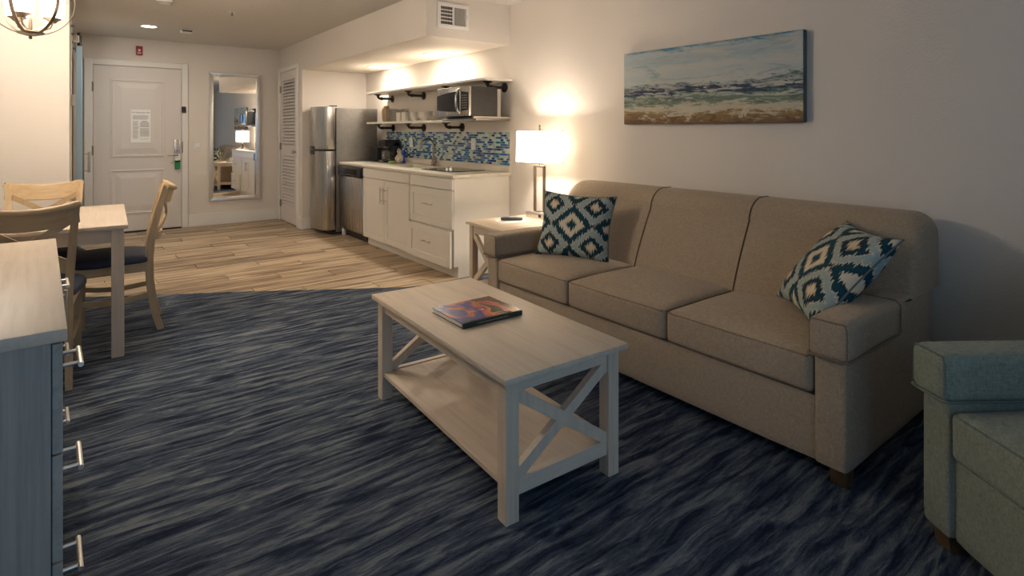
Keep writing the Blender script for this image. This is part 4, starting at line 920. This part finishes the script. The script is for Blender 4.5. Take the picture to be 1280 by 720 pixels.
bm = BM(); cyl(bm, (0, 0, 1.004 - LZ), (0, 0, 1.285 - LZ), .005, 8); lathe(bm, [(.001, .045), (.007, .04), (.009, .03), (.006, .02), (.009, .012), (.009, 0)], (0, 0, 1.285 - LZ), 12); part('stem_finial', bm, 'bronze', t)
bm = BM(); zb, zt = 1.03 - LZ, 1.281 - LZ; hx, hy = .103, .173
for sgn in (1,):
    lo = [(-hx, -hy), (hx, -hy), (hx, hy), (-hx, hy)]
    ring = []
    for (i, z) in ((0, zb), (.004, zt)):
        ring.append([bm.verts.new((x * (1 - i / hx), y * (1 - i / hy), z)) for x, y in lo])
    for k in range(4): bm.faces.new((ring[0][k], ring[0][(k + 1) % 4], ring[1][(k + 1) % 4], ring[1][k]))
sh = part('shade', bm, 'shade_linen', t, smooth=0)
for z in (zb, zt):
    bm = BM()
    tube(bm, [(x, y, z) for x, y in lo], .0025, 6, True)
    part('shade_rim', bm, 'bronze', sh)

bm = BM(); lathe(bm, [(.001, .05), (.02, .045), (.03, .02), (.028, -.01), (.014, -.04), (.014, -.06)], (0, -.0, 1.15 - LZ), 14); part('bulb', bm, 'bulb_glass', t)
add_light('lamp_bulb', 'POINT', (2.90 - .03, 3.415 + .04, 1.16), 16, (1.0, 0.87, 0.72), shadow_soft_size=.03)
t = thing('remote_control', 'dark grey remote control on the end table', 'remote', (2.64, 3.44, ez + .0015), math.radians(-35))
bm = BM(); soft_box(bm, -.085, .085, -.022, .022, 0.003, .024, .009, .003, 6); b = part('body', bm, 'remote_grey', t)
bm = BM()
for i in range(7):
    for j in range(3): box(bm, -.06 + i * .016, -.052 + i * .016, -.013 + j * .01, -.007 + j * .01, .0255, .028)
part('buttons', bm, 'ink_grey', b, smooth=0)
t = thing('paper_sheet', 'white paper sheet under the remote control', 'paper', (2.63, 3.42, ez), math.radians(-18))
bm = BM(); box(bm, -.12, .12, -.085, .085, .0002, .0012); part('sheet', bm, 'white_paper', t, smooth=0)
bm = BM()
for k in range(6): box(bm, -.1, .02, -.06 + k * .02, -.056 + k * .02, .0012, .0015)
part('printed_lines', bm, 'ink_grey', t, smooth=0)

# ================================================================== DINING SET
t = thing('dining_table', 'whitewashed wood dining table beside the three navy-seated chairs', 'table', (-.18, 4.42, 0), -math.radians(2))
DW, DL, DZ = .84, 1.105, .75
bm = BM(); box(bm, -DW / 2, DW / 2, -DL / 2, DL / 2, DZ - .022, DZ, .003, 2); part('tabletop', bm, 'ash_y', t)
for sx in (-1, 1):
    for sy in (-1, 1):
        xa, ya = sx * (DW / 2 - .018), sy * (DL / 2 - .022); bm = BM(); box(bm, min(xa, xa - sx * .06), max(xa, xa - sx * .06), min(ya, ya - sy * .06), max(ya, ya - sy * .06), 0, DZ - .022, .003, 1); part('leg', bm, 'ash_z', t)
for sx in (-1, 1):
    xa = sx * (DW / 2 - .03); bm = BM(); box(bm, min(xa, xa - sx * .022), max(xa, xa - sx * .022), -DL / 2 + .08, DL / 2 - .08, DZ - .10, DZ - .022); part('apron', bm, 'ash_y', t, smooth=0)
for sy in (-1, 1):
    ya = sy * (DL / 2 - .034); bm = BM(); box(bm, -DW / 2 + .077, DW / 2 - .077, min(ya, ya - sy * .022), max(ya, ya - sy * .022), DZ - .10, DZ - .022); part('apron', bm, 'ash_x', t, smooth=0)

def make_chair(label, loc, rz):
    t = thing('dining_chair', label, 'chair', loc, rz, 'dining chairs around the table')   # faces +y
    HW = .195
    for s in (-1, 1):
        # rear leg + back post in one bent piece
        pts = [(s * .165, -.255, 0), (s * .164, -.222, .12), (s * .163, -.198, .30), (s * .163, -.192, .46), (s * .17, -.203, .58), (s * .182, -.24, .76), (s * HW, -.285, .925)]
        bm = BM(); sweep(bm, pts, [.03, .032, .036, .038, .036, .034, .03], [.036, .04, .045, .048, .044, .038, .032], (0, 1, .0)); part('back_post', bm, 'oak_z', t)
        pts = [(s * .20, .20, 0), (s * .20, .19, .2), (s * .20, .185, .43)]
        bm = BM(); sweep(bm, pts, [.03, .034, .04], [.03, .034, .04], (0, 1, 0)); part('leg', bm, 'oak_z', t)
        bm = BM(); sweep(bm, [(s * .163, -.18, .415), (s * .20, .18, .415)], .022, .06); part('seat_rail', bm, 'oak_y', t, smooth=0)
        bm = BM(); n = 8; sweep(bm, [(s * (.163 + .036 * k / n), -.2 + .39 * k / n, .235 - .02 * math.sin(PI * k / n)) for k in range(n + 1)], .018, .032); part('stretcher', bm, 'oak_y', t)
    bm = BM(); sweep(bm, [(-.18, .19, .415), (.18, .19, .415)], .022, .06); part('seat_rail', bm, 'oak_x', t, smooth=0)
    bm = BM(); sweep(bm, [(-.15, -.19, .415), (.15, -.19, .415)], .022, .06); part('seat_rail', bm, 'oak_x', t, smooth=0)
    bm = BM(); sweep(bm, [(-.18, -.03, .215), (.18, -.03, .215)], .02, .03); part('stretcher', bm, 'oak_x', t, smooth=0)
    # bowed crest rail with rolled top
    n = 14; lo, hi, rl = [], [], []
    for k in range(n + 1):
        s = 2 * k / n - 1; bow = .05 * (1 - s * s); x = s * (HW + .006)
        lo.append((x, -.268 - bow, .875 - .022 * (1 - s * s)))
        rl.append((x * 1.03, -.286 - bow * 1.08, .921 - .024 * (1 - s * s)))
    bm = BM(); sweep(bm, lo, .022, .095, (0, -.26, 1)); cr_ = part('crest_rail', bm, 'oak_x', t, smooth=50)
    bm = BM(); tube(bm, rl, [.016, .02] + [.0165] * (n - 3) + [.02, .016], 12); part('rolled_edge', bm, 'oak_x', cr_)
    # lower back rail
    lr = [(s * .168, -.208 - .05 * (1 - s * s), .60) for s in [2 * k / n - 1 for k in range(n + 1)]]
    bm = BM(); sweep(bm, lr, .02, .045, (0, -.15, 1)); part('back_rail', bm, 'oak_x', t, smooth=50)
    for sg in (-1, 1):
        pts = []
        for k in range(13):
            s = 2 * k / 12 - 1; z = .615 + (.84 - .615) * k / 12; yb = -.213 - (.262 - .213) * k / 12
            pts.append((sg * s * .172, yb - .05 * (1 - s * s), z))
        bm = BM(); n2 = len(pts); sweep(bm, pts, .034, .014 + .0004 * sg, (0, 1, 0)); part('cross_slat', bm, 'oak_z', t, smooth=50)
    # padded seat, wider at the front
    bm = BM(); soft_box(bm, -.238, .238, -.20, .24, .440, .482, .02, .03, 14)
    for v in bm.verts:
        t_ = (v.co.y + .2) / .44; v.co.x *= .74 + .26 * min(1, t_ / .6) ** .7 - (.10 * ((t_ - .7) / .3) ** 2 if t_ > .7 else 0); r2 = abs(v.co.x) / .238
        if v.co.y > .0: v.co.y -= .08 * r2 ** 2.5 * v.co.y / .24
    part('seat', bm, 'navy_vinyl', t, smooth=60)
    return t
ch = make_chair('tan X-back chair seen from behind next to the dresser', (-.205, 3.79, 0), 0)
dup(ch, (-.185, 4.73, 0), PI, 'tan X-back chair facing the camera by the cream wall')
dup(ch, (.175, 4.46, 0), PI / 2 - math.radians(4), 'tan X-back chair seen side-on beside the table, toward the kitchen')

# ================================================================== DRESSER
DH = .82
t = thing('dresser', 'whitewashed wood dresser with bar pulls at the left edge', 'dresser', (-.03, 1.69, 0), math.radians(2.3))  # local x 0 = drawer fronts, -x depth, y along
DLn, DDp = 1.40, .46
bm = BM(); box(bm, -DDp, .008, -.016, DLn + .014, DH - .03, DH, .003, 2); top = part('top', bm, 'ash_y', t)
bm = BM(); box(bm, -DDp + .005, -.022, 0, DLn, .05, DH - .03); part('carcass', bm, 'dresser_z', t, smooth=0)
bm = BM(); box(bm, -DDp + .01, -.05, .01, DLn - .01, 0, .05); part('plinth', bm, 'dresser_y', t, smooth=0)
rows = [(.525, .782, .705), (.272, .520, .452), (.055, .267, .202)]
for z0, z1, zh in rows:
    bm = BM(); box(bm, -.02, 0, .002, 1.155, z0, z1, .0015, 1); d = part('drawer', bm, 'dresser_y', t, smooth=0)
    for yc in (.125, 1.03):
        bm = BM(); p0, p1 = Vector((.036, yc - .07, zh)), Vector((.036, yc + .07, zh)); tube(bm, [p0, p1], .006, 10)
        for s in (-.05, .05): tube(bm, [(0, yc + s, zh), (.036, yc + s, zh)], .005, 8)
        part('handle', bm, 'nickel', d)
bm = BM(); box(bm, -.02, 0, 1.16, DLn - .002, .055, .782, .0015, 1); d = part('side_door', bm, 'dresser_z', t, smooth=0)
bm = BM(); tube(bm, [(.036, 1.20, .5), (.036, 1.20, .64)], .006, 10); tube(bm, [(0, 1.2, .52), (.036, 1.2, .52)], .005, 8); tube(bm, [(0, 1.2, .62), (.036, 1.2, .62)], .005, 8); part('handle', bm, 'nickel', d)
bm = BM(); lathe(bm, [(.001, .004), (.018, .005), (.024, .002), (.024, 0)], (-.155, .10, DH), 20); part('cable_grommet', bm, 'iron', t)

# ================================================================== CHANDELIER
cx_, cy_, zc_, R_ = -.214, 4.10, 2.010, .200
t = thing('chandelier', 'bronze orb chandelier with lit glass shades over the dining table', 'chandelier', (cx_, cy_, zc_ - R_))
zz = R_   # local z of the orb centre
bm = BM(); lathe(bm, [(.001, CZ - zc_ + zz - .025), (.05, CZ - zc_ + zz - .02), (.06, CZ - zc_ + zz)], seg=24); part('canopy', bm, 'bronze', t)
bm = BM(); cyl(bm, (0, 0, .01), (0, 0, zz + R_), .009, 10); cyl(bm, (0, 0, zz + R_), (0, 0, CZ - zc_ + zz - .02), .006, 8); part('stem', bm, 'bronze', t)
for k, a in enumerate((.15, .15 + PI / 3, .15 + 2 * PI / 3)):
    bm = BM(); n = 48; ring = []
    for i in range(n):
        q = 2 * PI * i / n; d = Vector((math.cos(q) * math.cos(a), math.cos(q) * math.sin(a), math.sin(q))); tn = Vector((-math.sin(a), math.cos(a), 0))
        c0 = d * R_ + Vector((0, 0, zz)); c1 = d * (R_ - .004) + Vector((0, 0, zz)); hw = .009
        ring.append([bm.verts.new(p) for p in (c0 + tn * hw, c0 - tn * hw, c1 - tn * hw, c1 + tn * hw)])
    for i in range(n):
        A, B_ = ring[i], ring[(i + 1) % n]
        for j in range(4): bm.faces.new((A[j], A[(j + 1) % 4], B_[(j + 1) % 4], B_[j]))
    part('band', bm, 'bronze', t)
bm = BM(); lathe(bm, [(.001, -.022), (.007, -.02), (.009, -.012), (.006, -.006), (.02, -.004), (.056, .006), (.062, .016), (.04, .02), (.001, .02)], seg=24); part('hub_bowl', bm, 'bronze', t)
for k in range(3):
    a = .17 + k * 2 * PI / 3; ux, uy = math.cos(a), math.sin(a); rr = .095
    bm = BM(); tube(bm, [(ux * .01, uy * .01, .03), (ux * .05, uy * .05, .032), (ux * .085, uy * .085, .05), (ux * rr, uy * rr, .08)], .005, 8); ar = part('arm', bm, 'bronze', t)
    bm = BM(); lathe(bm, [(.001, .078), (.016, .08), (.028, .094), (.044, .104), (.045, .107), (.026, .10), (.001, .098)], (ux * rr, uy * rr, 0), 20); part('cup', bm, 'bronze', ar)
    bm = BM(); lathe(bm, [(.03, .104), (.05, .106), (.056, .12), (.058, .28), (.056, .28), (.053, .122), (.03, .108)], (ux * rr, uy * rr, 0), 24); part('glass_shade', bm, 'bulb_glass', ar)
add_light('chandelier_lamp', 'POINT', (cx_, cy_, zc_ + .08), 74, (1.0, 0.895, 0.77), shadow_soft_size=.06)
